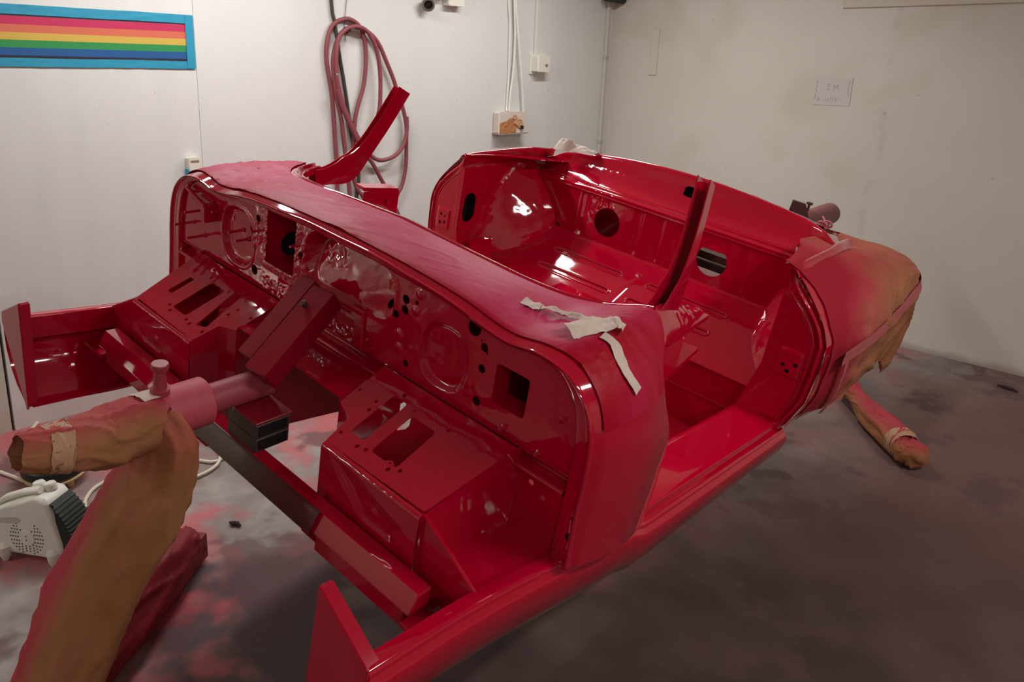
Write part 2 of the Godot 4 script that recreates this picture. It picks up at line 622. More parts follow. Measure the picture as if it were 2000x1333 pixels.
func bulk_z(x: float, y: float) -> float:
	var z := 0.0009 * nz(x * 7.0, y * 7.0, 1.0) + 0.0004 * nz(x * 26.0, y * 26.0, 6.0)
	# oval pressings either side
	var a := Vector2((x + 0.392) / 0.066, (y - 0.112) / 0.072)
	var d := (pow(absf(a.x), 2.6) + pow(absf(a.y), 2.6))
	z -= 0.014 * ss(1.12, 0.62, d)
	z += 0.003 * ss(0.25, 0.0, absf(d - 1.2))
	a = Vector2((x - 0.330) / 0.062, (y - 0.100) / 0.068)
	d = (pow(absf(a.x), 2.6) + pow(absf(a.y), 2.6))
	z -= 0.011 * ss(1.12, 0.62, d)
	# deep central pocket
	d = rr(x, y, 0.030, 0.160, 0.146, 0.066, 0.05)
	var fade := ss(0.070, 0.135, y - 0.05 * ss(0.0, 0.15, x) + 0.02)
	# its floor leans out towards the bottom
	var deep := lerpf(0.012, 0.046, clampf((y - 0.095) / 0.125, 0.0, 1.0)) + 0.006 * ss(0.0, 0.12, x) * ss(0.2, 0.1, y)
	z -= (deep * ss(0.004, -0.014, d) - 0.0035 * ss(0.008, 0.0, absf(d - 0.006))) * maxf(fade, ss(0.02, -0.05, x) * ss(0.088, 0.10, y))
	z += 0.0030 * nz(x * 9.0, y * 9.0, 33.0) * ss(-0.004, -0.02, d) + 0.0006 * nz(x * 50.0, y * 50.0, 33.0) * ss(-0.004, -0.02, d) * ss(0.05, -0.05, x)
	# brushed sealer round the duct opening and over the middle bottom
	z += seal(x, y, rr(x, y, -0.214, 0.156, 0.062, 0.072, 0.004))
	z += 0.0045 * nz(x * 55.0, y * 55.0, 3.0) * ss(0.06, 0.02, y) * ss(-0.32, -0.24, x) * ss(0.14, 0.05, x)
	z += 0.0050 * nz(x * 42.0, y * 30.0, 13.0) * ss(-0.33, -0.30, x) * ss(-0.25, -0.29, x) * ss(0.08, 0.12, y)
	z += 0.0045 * nz(x * 48.0, y * 36.0, 43.0) * ss(-0.16, -0.145, x) * ss(-0.09, -0.115, x) * ss(0.09, 0.12, y)
	z += 0.0040 * nz(x * 30.0, y * 30.0, 53.0) * ss(-0.10, -0.08, x) * ss(0.0, -0.03, x) * ss(0.14, 0.17, y)
	z += 0.003 * nz(x * 45.0, y * 45.0, 23.0) * ss(0.05, 0.09, x) * ss(0.16, 0.12, x) * ss(0.06, 0.02, y)
	# blanking plugs
	for q in [[0.242, 0.165, 0.008], [0.248, 0.205, 0.009], [0.203, 0.095, 0.01], [0.207, 0.065, 0.01]]:
		var e := Vector2(x - q[0], y - q[1]).length()
		z += 0.003 * ss(q[2] + 0.002, q[2] - 0.002, e)
	return z

func bulkhead() -> void:
	var inner := PackedVector2Array()
	for q in both(IN_H): inner.append(Vector2(q.x, q.y))
	var holes := [[.152, .140, .009], [.211, .178, .010], [.212, .155, .010], [.188, .136, .009], [.242, .183, .005], [.232, .041, .008], [.396, .193, .016], [.426, .165, .009], [.428, .121, .009], [.428, .051, .010], [-.315, .049, .013], [-.308, .186, .009], [-.135, .150, .009], [-.137, .135, .004], [-.128, .163, .004], [.417, .176, .003], [.435, .156, .003]]
	var mask := func(u: float, v: float) -> float:
		var x := lerpf(-0.665, 0.665, u)
		var y := lerpf(0.0125, 0.232, v)
		var d := pd(x, y, inner)
		d = maxf(d, -rr(x, y, -0.214 + 0.02 * (y - 0.15), 0.156, 0.056, 0.068, 0.004))
		d = maxf(d, -rr(x, y, 0.5005, 0.109, 0.039, 0.041, 0.008))
		for q in holes:
			if absf(x - q[0]) < 0.04 and absf(y - q[1]) < 0.04:
				d = maxf(d, -circ(x, y, q[0], q[1], q[2]))
		return d
	var f := func(u: float, v: float) -> Vector3:
		var x := lerpf(-0.665, 0.665, u)
		var y := lerpf(0.0125, 0.232, v)
		return Vector3(x, y, bulk_z(x, y))
	var panel := put("bulkhead_panel", sheet(300, 62, f, 0.0018, mask), M.red, car)
	# raised rim flange round the panel
	var po := spline(both(OUT_H), 5)
	var pi := spline(both(IN_H), 5)
	var prof := V2([0.0, -0.001, 0.04, 0.007, 0.14, 0.011, 0.55, 0.012, 0.80, 0.013, 0.90, 0.018, 0.97, 0.020, 1.03, 0.015, 1.04, 0.002])
	var n := po.size() - 1
	put("bulkhead_flange", sheet(n, prof.size() - 1, func(u: float, v: float):
		var i := int(round(u * n))
		var k := int(round(v * (prof.size() - 1)))
		var a := pi[i].lerp(po[i], prof[k].x)
		return Vector3(a.x, a.y, prof[k].y), 0.002), M.red, car)
	# stiffening rail right across, with a dark groove above its lip
	var rail := V2([0.014, 0.0005, 0.0125, 0.001, 0.011, -0.004, 0.010, -0.018, -0.010, -0.020, -0.0125, -0.016, -0.014, 0.010, -0.0165, 0.0135, -0.021, 0.013, -0.026, 0.006, -0.030, -0.002])
	put("bulkhead_rail", sheet(120, rail.size() - 1, func(u: float, v: float):
		var k := int(round(v * (rail.size() - 1)))
		var x := lerpf(-0.658, 0.658, u)
		return Vector3(x, rail[k].x, rail[k].y + 0.0006 * nz(x * 30.0, k * 0.2, 1.0)), 0.0018), M.red, car)
	# sheet-metal duct behind the far opening, with a round hole in its floor
	var g := Geo.new()
	for q in [[-0.272, 0.086, -0.16, 0.086], [-0.16, 0.086, -0.155, 0.225], [-0.155, 0.225, -0.272, 0.225], [-0.272, 0.225, -0.272, 0.086]]:
		var a := Vector3(q[0], q[1], -0.002)
		var b := Vector3(q[2], q[3], -0.002)
		var e := Vector3(0, 0, -0.11)
		g.quad(a, b, b + e, a + e)
	var duct := put("duct", g.mesh(), M.red, car)
	put("duct_back", sheet(30, 30, func(u: float, v: float): return Vector3(lerpf(-0.272, -0.155, u), lerpf(0.086, 0.225, v), -0.112), 0.002, func(u: float, v: float): return -circ(lerpf(-0.272, -0.155, u), lerpf(0.086, 0.225, v), -0.20, 0.135, 0.038)), M.red, duct)
	g = Geo.new()
	g.lathe(Vector3(-0.2715, 0.122, -0.074), Vector3(1, 0, 0), V2([0.031, -0.004, 0.031, 0.001, 0.028, 0.0015, 0, 0.0015]), 24)
	put("duct_hole", g.mesh(), M.hole, duct)
	g = Geo.new()
	for q in [[0.459, 0.068, 0.541, 0.068], [0.541, 0.068, 0.541, 0.151], [0.541, 0.151, 0.459, 0.151], [0.459, 0.151, 0.459, 0.068]]:
		var a := Vector3(q[0], q[1], -0.002)
		var b := Vector3(q[2], q[3], -0.002)
		var e := Vector3(0, 0, -0.05)
		g.quad(a, b, b + e, a + e)
	put("blower_opening", g.mesh(), M.red, car)
	# inner skin closing the space behind the bulkhead
	put("inner_dash", sheet(20, 8, func(u: float, v: float):
		var x := lerpf(-0.672, 0.672, u)
		var q: Array = [[0.205, -0.15], [0.10, -0.155], [0.0, -0.15], [-0.03, -0.13], [-0.035, -0.09], [-0.03, -0.05], [-0.028, -0.02], [-0.028, -0.01], [-0.026, -0.004]][int(round(v * 8.0))]
		return Vector3(x * 0.97, q[0] - 0.075 * ss(0.45, 0.66, absf(x)) * ss(0.05, 0.2, q[0]), q[1]), 0.002), M.red, car)
	# lower panels under the rail, between the toe boxes and the sills
	for s in [-1.0, 1.0]:
		var lower := sheet(44, 44, func(u: float, v: float):
			var x := lerpf(0.47, 0.66, u)
			var y := lerpf(-0.19, -0.022, v)
			var z := 0.0008 * nz(x * 12.0, y * 12.0, 4.0)
			z += 0.004 * ss(0.009, 0.004, Vector2(x - 0.612, y + 0.065).length()) + 0.003 * ss(0.009, 0.004, Vector2(x - 0.585, y + 0.10).length())
			return Vector3(x * s, y, z - 0.002), 0.0018, func(u: float, v: float): return -circ(lerpf(0.47, 0.66, u), lerpf(-0.19, -0.022, v), 0.582, -0.045, 0.0065))
		put("lower_panel", lower, M.red, car)
	# welded bracket in the middle and its cap
	g = Geo.new()
	g.prism(V2([-0.015, 0, 0.022, 0, 0.018, 0.062, -0.012, 0.066]), 0, 0.010, func(x: float, y: float, w: float): return Vector3(0.082 + x, 0.012 + y, w - 0.002), 0.003)
	g.prism(V2([-0.018, 0, 0.024, 0, 0.024, 0.035, -0.018, 0.035]), 0, 0.020, func(x: float, y: float, w: float): return Vector3(0.075 + x, 0.070 + y, w - 0.012), 0.004)
	put("centre_bracket", g.mesh(), M.red, car)
	for q in [[0.690, -0.028, 0.0045], [0.689, -0.052, 0.0045], [0.690, -0.092, 0.0085]]:
		g = Geo.new()
		g.lathe(Vector3(q[0], q[1], 0.0126), Vector3(0, 0, 1), V2([q[2], -0.004, q[2], 0.0007, 0, 0.0007]), 16)
		put("bolt_hole", g.mesh(), M.hole, car)
	# threaded studs and a tube bracket at the far end
	for q in [[-0.600, 0.083, 0.055], [-0.545, 0.063, 0.05], [-0.588, 0.172, 0.012], [-0.455, 0.160, 0.035], [-0.37, 0.135, 0.04], [-0.345, 0.12, 0.035], [-0.56, 0.128, 0.05], [-0.52, 0.15, 0.008], [-0.15, 0.17, 0.02], [-0.305, 0.155, 0.02], [0.62, 0.11, 0.012], [0.50, 0.03, 0.010], [0.585, 0.022, 0.012]]:
		g = Geo.new()
		g.lathe(Vector3(q[0], q[1], -0.004), Vector3(0, 0, 1), V2([0.0065, 0, 0.0065, 0.006, 0.0035, 0.008, 0.0035, q[2] + 0.004, 0.0028, q[2] + 0.006, 0, q[2] + 0.006]), 12)
		put("stud", g.mesh(), M.red, panel)
	g = Geo.new()
	g.tube(V3([-0.618, 0.176, 0.012, -0.57, 0.168, 0.02, -0.50, 0.158, 0.028]), 0.0065, 10)
	g.box(Vector3(-0.505, 0.140, 0.016), Vector3(0.022, 0.045, 0.035), 0.003)
	g.box(Vector3(-0.53, 0.148, 0.004), Vector3(0.06, 0.05, 0.008), 0.002)
	put("pipe_bracket", g.mesh(), M.red, car)

# ---------------------------------------------------------------- scuttle and door pillars
const SC_F := [0, .247, 0, .21, .241, 0, .355, .229, 0, .434, .214, 0, .49, .209, 0, .55, .217, 0, .60, .213, 0, .638, .197, 0, .673, .16, 0, .691, .10, 0, .695, .03, 0, .696, -.06, 0, .698, -.15, 0]
const SC_R := [0, .250, -.178, .26, .243, -.173, .37, .236, -.182, .447, .230, -.203, .49, .226, -.234, .525, .222, -.278, .572, .212, -.36, .612, .178, -.345, .645, .145, -.285, .680, .095, -.255, .698, .02, -.27, .70, -.09, -.27, .697, -.185, -.262]

func scuttle_pt(s: float, v: float, lift := 0.0) -> Vector3:
	var sg := signf(s)
	var a := absf(s)
	var pf := at3(sc_f, a)
	var pr := at3(sc_r, a)
	pf.z = 0.014
	var q := pf.lerp(pr, v)
	# crown: the skin stands a little proud between its edges, most at the shoulder
	var out := Vector3(0.35 * ss(0.25, 0.55, a) + 0.6 * ss(0.55, 0.75, a), 1.0 - ss(0.55, 0.8, a), 0.0).normalized()
	q += out * (sin(v * PI) * (0.006 + 0.014 * ss(0.3, 0.65, a)) + 0.007 * ss(0.0, 0.10, v) + lift)
	q.x *= sg if sg != 0.0 else 1.0
	return q

var sc_f: PackedVector3Array
var sc_r: PackedVector3Array

func scuttle() -> void:
	sc_f = V3(SC_F)
	sc_r = V3(SC_R)
	put("scuttle_panel", sheet(240, 30, func(u: float, v: float): return scuttle_pt(u * 2.0 - 1.0, v), 0.002), M.red, car)
	# windscreen seat: a rolled double lip along the back edge of the scuttle
	var seat := sheet(110, 8, func(u: float, v: float):
		var s: float = (u * 2.0 - 1.0) * 0.49
		var e := scuttle_pt(s, 1.0)
		var prof := V2([0, 0.0, 0.004, 0.004, 0.010, 0.003, 0.013, -0.004, 0.018, -0.010, 0.026, -0.010, 0.030, -0.006, 0.034, -0.012, 0.034, -0.03])
		var k := int(round(v * 8.0))
		return e + Vector3(0, prof[k].y, -prof[k].x), 0.002)
	put("windscreen_seat", seat, M.red, car)
	# inner face of the front door shut line
	for s in [-1.0, 1.0]:
		var post := sheet(30, 4, func(u: float, v: float):
			var a := lerpf(0.69, 1.0, u)
			var e := scuttle_pt(a, 1.0)
			return Vector3((e.x - v * 0.10) * s, e.y - 0.01 * v, e.z + 0.012 * v), 0.002)
		put("front_door_post", post, M.red, car)
	var fm := mat(Color.WHITE, 0.5, 0.3, 0.0, true)
	# thin masking film laid over the scuttle, wrinkled, dusted pink by overspray
	var film := sheet(220, 30, func(u: float, v: float):
		var s := lerpf(-0.72, 0.72, u)
		var vv := lerpf(0.07, 0.95, v)
		var q := scuttle_pt(s, vv, 0.0035)
		var w := 0.16 + 0.75 * ss(0.05, -0.12, s) + 0.5 * ss(0.38, 0.5, s)
		var a := nz(q.x * 9.0 - q.z * 16.0, q.z * 30.0 + q.x * 14.0, 2.0)
		# long drawn folds
		var l := q.x * 2.2 - q.z * 3.0
		var c1 := pow(1.0 - minf(1.0, 4.0 * absf(sn(l * 1.2, (q.x * 3.0 + q.z * 9.0) * 1.7, 2.0))), 3.0)
		q.y += 0.0034 * c1 * ss(0.16, -0.02, s) * ss(0.0, 0.1, u) * ss(1.0, 0.9, v) + 0.003 * c1 * ss(0.42, 0.5, s) * ss(0.66, 0.6, s)
		q.y += w * (0.0028 * absf(a) + 0.0016 * nz(q.x * 30.0, q.z * 60.0, 8.0)) * ss(0, 0.08, u) * ss(1.0, 0.92, u)
		return q, 0.0, null, func(p: Vector3):
			var n := nz(p.x * 6.0, p.z * 9.0, 4.0)
			var c := lin(182, 18, 62).lerp(lin(192, 56, 98), clampf(0.35 + n + 0.4 * ss(-0.02, -0.08, p.z), 0, 1))
			return c.lerp(lin(168, 5, 38), clampf(maxf(ss(-0.035, 0.005, p.z), ss(0.50, 0.64, p.x) * (0.9 + n)), 0.0, 1.0)))
	var o := putw("masking_film", film, fm, self)
	o.transform = CAR
	tag(o, "thin wrinkled masking film, pink with overspray, over the red scuttle", "masking film")

func u_channel(g: Geo, mid: PackedVector3Array, wide: PackedFloat32Array, deep: float, side: float, fwd: Vector3) -> void:
	# two plates joined along their back edges: open towards the front
	var n := mid.size()
	var t := 0.003
	for k in n - 1:
		var rows := []
		for e in [k, k + 1]:
			var d := (mid[mini(e + 1, n - 1)] - mid[maxi(e - 1, 0)]).normalized()
			var f := (fwd - d * fwd.dot(d)).normalized()
			var x := Vector3(side, 0, 0)
			var c := mid[e]
			var h := wide[e] * 0.5
			rows.append([c + f * h - x * deep * 0.5, c - f * h - x * deep * 0.5, c - f * h + x * deep * 0.5, c + f * h * 0.72 + x * deep * 0.5,
				c + f * h * 0.72 + x * (deep * 0.5 - t), c - f * (h - t) + x * (deep * 0.5 - t), c - f * (h - t) - x * (deep * 0.5 - t), c + f * h - x * (deep * 0.5 - t)])
		for j in 8:
			var j2 := (j + 1) % 8
			g.quad(rows[0][j], rows[0][j2], rows[1][j2], rows[1][j])
		if k == n - 2:
			for j in [[0, 1, 6, 7], [1, 2, 5, 6], [2, 3, 4, 5]]:
				g.quad(rows[1][j[0]], rows[1][j[1]], rows[1][j[2]], rows[1][j[3]])

func pillars_and_hinges() -> void:
	for s in [-1.0, 1.0]:
		var mid := spline(V3([0.560, 0.185, -0.350, 0.556, 0.190, -0.40, 0.549, 0.205, -0.455, 0.540, 0.245, -0.500, 0.524, 0.330, -0.555, 0.500, 0.449, -0.612]), 5)
		var w := PackedFloat32Array()
		for k in mid.size():
			var t := float(k) / (mid.size() - 1)
			w.append(lerpf(0.050, 0.048, t) + 0.038 * exp(-pow((t - 0.42) / 0.17, 2.0)))
		var g := Geo.new()
		u_channel(g, mirrored(mid, s), w, 0.032, s, Vector3(0, 0.75, 0.65))
		put("windscreen_pillar", g.mesh(28), M.red, car)
		# door-top hinge channel behind the pillar foot
		g = Geo.new()
		var a := Vector3(0.566 * s, 0.082, -0.40) if s > 0.0 else Vector3(-0.549, 0.080, -0.535)
		var b := Vector3(0.533 * s, 0.078, -0.672)
		for q in [[0.020, 0.045, 0.048, 0.006], [0.018, -0.045, 0.046, 0.006]]:
			g.bar(a + Vector3(s * (q[0] - 0.010), q[1] + 0.01 * signf(q[1]), 0), b + Vector3(s * (q[0] - 0.010), q[1], 0), q[2], q[3] + 0.006, Vector3.UP, 0.003)
		g.bar(a + Vector3(-0.012 * s, 0, 0), b + Vector3(-0.012 * s, 0, 0), 0.004, 0.092, Vector3.UP, 0.0012)
		g.lathe(b + Vector3(-0.014 * s, 0.012, 0.05), Vector3(-s, 0, 0), V2([0.007, 0, 0.007, 0.006, 0, 0.007]), 10)
		put("hinge_channel", g.mesh(), M.red, car)
		if s > 0.0:
			# web running from the pillar foot out along the channel, its paint crinkled
			var pin := V3([.566, .217, -.345, .552, .208, -.43, .537, .172, -.55, .524, .134, -.668])
			var pout := V3([.618, .172, -.335, .604, .152, -.43, .582, .138, -.55, .558, .124, -.668])
			put("pillar_web", sheet(50, 16, func(u: float, v: float):
				var q := at3(pin, u).lerp(at3(pout, u), v)
				q.y += 0.006 * sin(PI * v) - 0.012 * ss(0.85, 1.0, v) + 0.004 * absf(nz(q.x * 30.0, q.z * 22.0, 4.0)) * ss(0.25, 0.5, u)
				return q, 0.002), M.red, car)

# ---------------------------------------------------------------- footwell boxes in front of the bulkhead
func toe_y(z: float) -> float:
	return -0.06 + (0.205 - z) * 0.39

func toe_boxes() -> void:
	for s in [-1.0, 1.0]:
		var outline := V2([.245, .207, .511, .203, .548, .012, .185, .012, .188, .129, .236, .144])
		var slots: Array
		var far3 := V2([-.315, .053, -.287, .049, -.258, .164, -.287, .173])
		if s > 0: slots = [[.285, .110, .020, .055, .008], [.368, .122, .034, .050, .008]]
		else: slots = [[-.461, .114, .010, .031, .003], [-.370, .117, .030, .053, .008]]
		var holes := [[.196, .086], [.248, .087], [.253, .109], [.282, .044], [.252, .177], [.305, .180], [.325, .176], [.392, .181], [.413, .170], [.418, .056], [.330, .060]]
		var mask := func(u: float, v: float) -> float:
			var x := lerpf(0.18, 0.552, u)
			var z := lerpf(0.01, 0.212, v)
			var d := pd(x, z, outline)
			for q in slots: d = maxf(d, -rr(x * s, z, q[0], q[1], q[2], q[3], q[4]))
			if s < 0: d = maxf(d, -pd(-x, z, far3))
			else: d = minf(d, maxf(circ(x, z, 0.385, 0.176, 0.012), -circ(x, z, 0.385, 0.174, 0.006)))
			for q in holes: d = maxf(d, -circ(x, z, q[0], q[1], 0.0045))
			return d
		var top := sheet(94, 52, func(u: float, v: float):
			var x := lerpf(0.18, 0.552, u)
			var z := lerpf(0.01, 0.212, v)
			var y := toe_y(z) + 0.0006 * nz(x * 10.0, z * 10.0, 5.0) + 0.0014 * nz(x * 120.0, z * 120.0, 2.0) * ss(0.19, 0.203, z) * ss(0.30, 0.42, x if s > 0 else 0.75 - x)
			return Vector3(x * s, y, z), 0.002, mask)
		put("toe_box_top", top, M.red, car)
		# rolled front edge and front face with a triangular pressing
		var front := sheet(60, 36, func(u: float, v: float):
			var t: float = v
			var y := -0.0615
			var z := 0.2075
			if t < 0.2:
				var a := t / 0.2 * PI * 0.5
				y += -0.008 * (1.0 - cos(a))
				z += 0.008 * sin(a)
			else:
				y += -0.008 - (t - 0.2) / 0.8 * 0.20
				z += 0.008
			var x := lerpf(0.245, 0.512, u)
			if t >= 0.2:
				var d := pd(x, y, V2([0.285, -0.075, 0.375, -0.155, 0.45, -0.155, 0.47, -0.12]))
				z -= 0.006 * ss(0.012, -0.012, d) * (1.0 if s > 0 else 0.6)
				z += 0.003 * ss(0.012, 0.004, Vector2(x - 0.40, y + 0.125).length())
			return Vector3(x * s, y, z + 0.001 * nz(x * 90.0, y * 90.0, 6.0) * ss(0.3, 0.1, t)), 0.002)
		put("toe_box_front", front, M.red, car)
		# side walls
		var g := Geo.new()
		var side := func(a: Vector2, b: Vector2, depth: float):
			var n := 8
			for k in n:
				var p := a.lerp(b, float(k) / n)
				var q := a.lerp(b, float(k + 1) / n)
				g.quad(Vector3(p.x * s, toe_y(p.y), p.y), Vector3(p.x * s, depth, p.y), Vector3(q.x * s, depth, q.y), Vector3(q.x * s, toe_y(q.y), q.y))
		side.call(Vector2(.512, .2115), Vector2(.549, .0), -0.30)
		put("toe_box_side", g.mesh(20), M.red, car)
		g.p.clear()
		g.c.clear()
		side.call(Vector2(.245, .2115), Vector2(.236, .144), -0.30)
		side.call(Vector2(.236, .144), Vector2(.188, .129), -0.32)
		side.call(Vector2(.188, .129), Vector2(.186, .0), -0.34)
		put("toe_box_side", g.mesh(20), M.red, car)
		# wing panel out to the sill in front of the shelf, and the shelf behind it
		g = Geo.new()
		g.prism(V2([.505, -.062, .516, -.060, .655, -.140, .655, -.150, .60, -.30, .505, -.30]), 0.199, 0.207, func(x: float, y: float, w: float): return Vector3(x * s, y, w), 0.002)
		put("side_wing", g.mesh(), M.red, car)
		var shelf := sheet(24, 24, func(u: float, v: float):
			var z := lerpf(-0.003, 0.20, v)
			var x := lerpf(lerpf(0.545, 0.512, v), 0.66, u)
			return Vector3(x * s, -0.157 - 0.010 * v + 0.0008 * nz(x * 9.0, z * 9.0, 3.0), z), 0.002)
		put("side_shelf", shelf, M.red, car)
	# cross beam in front of both boxes
	var prof := V2([0.228, -0.200, 0.228, -0.163, 0.258, -0.163, 0.276, -0.196, 0.276, -0.200])
	var g2 := Geo.new()
	g2.prism(prof, -0.572, 0.572, func(a: float, b: float, w: float): return Vector3(w, b, a), 0.0025)
	put("cross_beam", g2.mesh(), M.red, car)
	for s in [-1.0, 1.0]:
		var g := Geo.new()
		g.prism(V2([0.225, -0.255, 0.225, -0.199, 0.268, -0.199, 0.268, -0.243, 0.256, -0.255]), 0.308 if s > 0 else -0.552, 0.552 if s > 0 else -0.308, func(a: float, b: float, w: float): return Vector3(w, b, a), 0.0025)
		put("beam_end", g.mesh(), M.red, car)
		g = Geo.new()
		g.box(Vector3(s * 0.60, -0.225, 0.25), Vector3(0.09, 0.012, 0.06), 0.002)
		put("beam_foot", g.mesh(), M.red, car)

# ---------------------------------------------------------------- floor and tunnel
func floor_y(z: float) -> float:
	return -0.335 + 0.09 * z

func underbody() -> void:
	# transmission tunnel, open below
	var tun := sheet(40, 24, func(u: float, v: float):
		var z := lerpf(0.128, -1.10, u)
		var a := PI * v
		var b := floor_y(z)
		var w := lerpf(0.185, 0.12, ss(0.0, 0.8, u))
		var top := lerpf(-0.022, -0.14, ss(0.05, 0.6, u))
		var x := -w * clampf(cos(a) * 2.6, -1.0, 1.0)
		var y: float = lerp(b, top, clampf(sin(a) * 1.09, 0.0, 1.0))
		return Vector3(x, y, z), 0.002, func(u: float, v: float): return -rr(u, v, 0.17, 0.79, 0.02, 0.05, 0.005))
	put("transmission_tunnel", tun, M.red, car)
	for s in [-1.0, 1.0]:
		var pan := sheet(60, 30, func(u: float, v: float):
			var z := lerpf(0.20, -1.17, u)
			var x := lerpf(lerpf(0.185, 0.12, ss(0.05, 0.8, u)), 0.60, v)
			var y := floor_y(z)
			for q in [-0.35, -0.55, -0.75, -0.95]:
				y += 0.006 * ss(0.014, 0.006, absf(z - q)) * ss(0.0, 0.03, 0.15 - absf(x - 0.36))
			return Vector3(x * s, y, z), 0.002)
		put("floor_pan", pan, M.red, car)

# ---------------------------------------------------------------- sills
func sill_y(z: float) -> float:
	return -0.157 + 0.105 * z

func sill_x(z: float) -> float:
	return lerpf(0.662, 0.700, ss(0.3, -0.35, z))

func sills() -> void:
	for s in [-1.0, 1.0]:
		# outer skin from the ledge round and under
		var prof := V2([-0.046, -0.060, -0.046, -0.004, -0.042, 0.0, -0.004, 0.0, 0.002, -0.003, 0.004, -0.010, 0.004, -0.014, 0.012, -0.018, 0.016, -0.026, 0.016, -0.055, 0.008, -0.095, -0.012, -0.135, -0.045, -0.170, -0.085, -0.192, -0.112, -0.200, -0.114, -0.186])
		put("sill", sheet(60, prof.size() - 1, func(u: float, v: float):
			var z := lerpf(0.456, -1.12, u)
			var q := prof[int(round(v * (prof.size() - 1)))]
			var x := sill_x(z) + q.x * (lerpf(0.55, 1.0, ss(0.02, -0.06, z)) if q.x < -0.003 and v < 0.15 else 1.0)
			var deep := 1.0 - 0.25 * ss(0.0, -1.1, z)
			var w := 0.0012 * nz(z * 9.0, q.y * 20.0, 6.0)
			return Vector3(x * s, sill_y(z) + q.y * deep + w * 0.5 - 0.016 * ss(-0.22, -0.28, z), z), 0.002), M.red, car)
		# door step: broad top and inner face down to the floor
		var step := V2([0.0, -0.020, 0.0, -0.004, -0.003, 0.0003, -0.03, 0.0005, -0.115, 0.0005, -0.132, -0.003, -0.139, -0.012, -0.142, -0.05, -0.142, -0.15])
		put("door_step", sheet(40, step.size() - 1, func(u: float, v: float):
			var z := lerpf(-0.02, -1.118, u)
			var q := step[int(round(v * (step.size() - 1)))]
			return Vector3((sill_x(z) - 0.012 + q.x) * s, sill_y(z) + 0.002 + q.y, z), 0.002), M.red, car)
		# flanged triangular end plate
		var g := Geo.new()
		g.prism(V2([0.552, -0.034, 0.666, -0.100, 0.668, -0.128, 0.545, -0.312, 0.537, -0.30]), 0.456, 0.462, func(x: float, y: float, w: float): return Vector3(x * s, y, w), 0.0015)
		g.bar(Vector3(0.553 * s, -0.037, 0.449), Vector3(0.664 * s, -0.101, 0.449), 0.022, 0.005, Vector3(0.5 * s, 0.86, 0), 0.002)
		g.bar(Vector3(0.551 * s, -0.037, 0.449), Vector3(0.540 * s, -0.300, 0.449), 0.005, 0.022, Vector3(0, 0, 1), 0.002)
		put("end_plate", g.mesh(), M.red, car)
		g = Geo.new()
		g.bar(Vector3(0.550 * s, -0.302, 0.452), Vector3(0.558 * s, -0.34, -0.02), 0.03, 0.004, Vector3.UP, 0.0015)
		put("bottom_flange", g.mesh(), M.red, car)

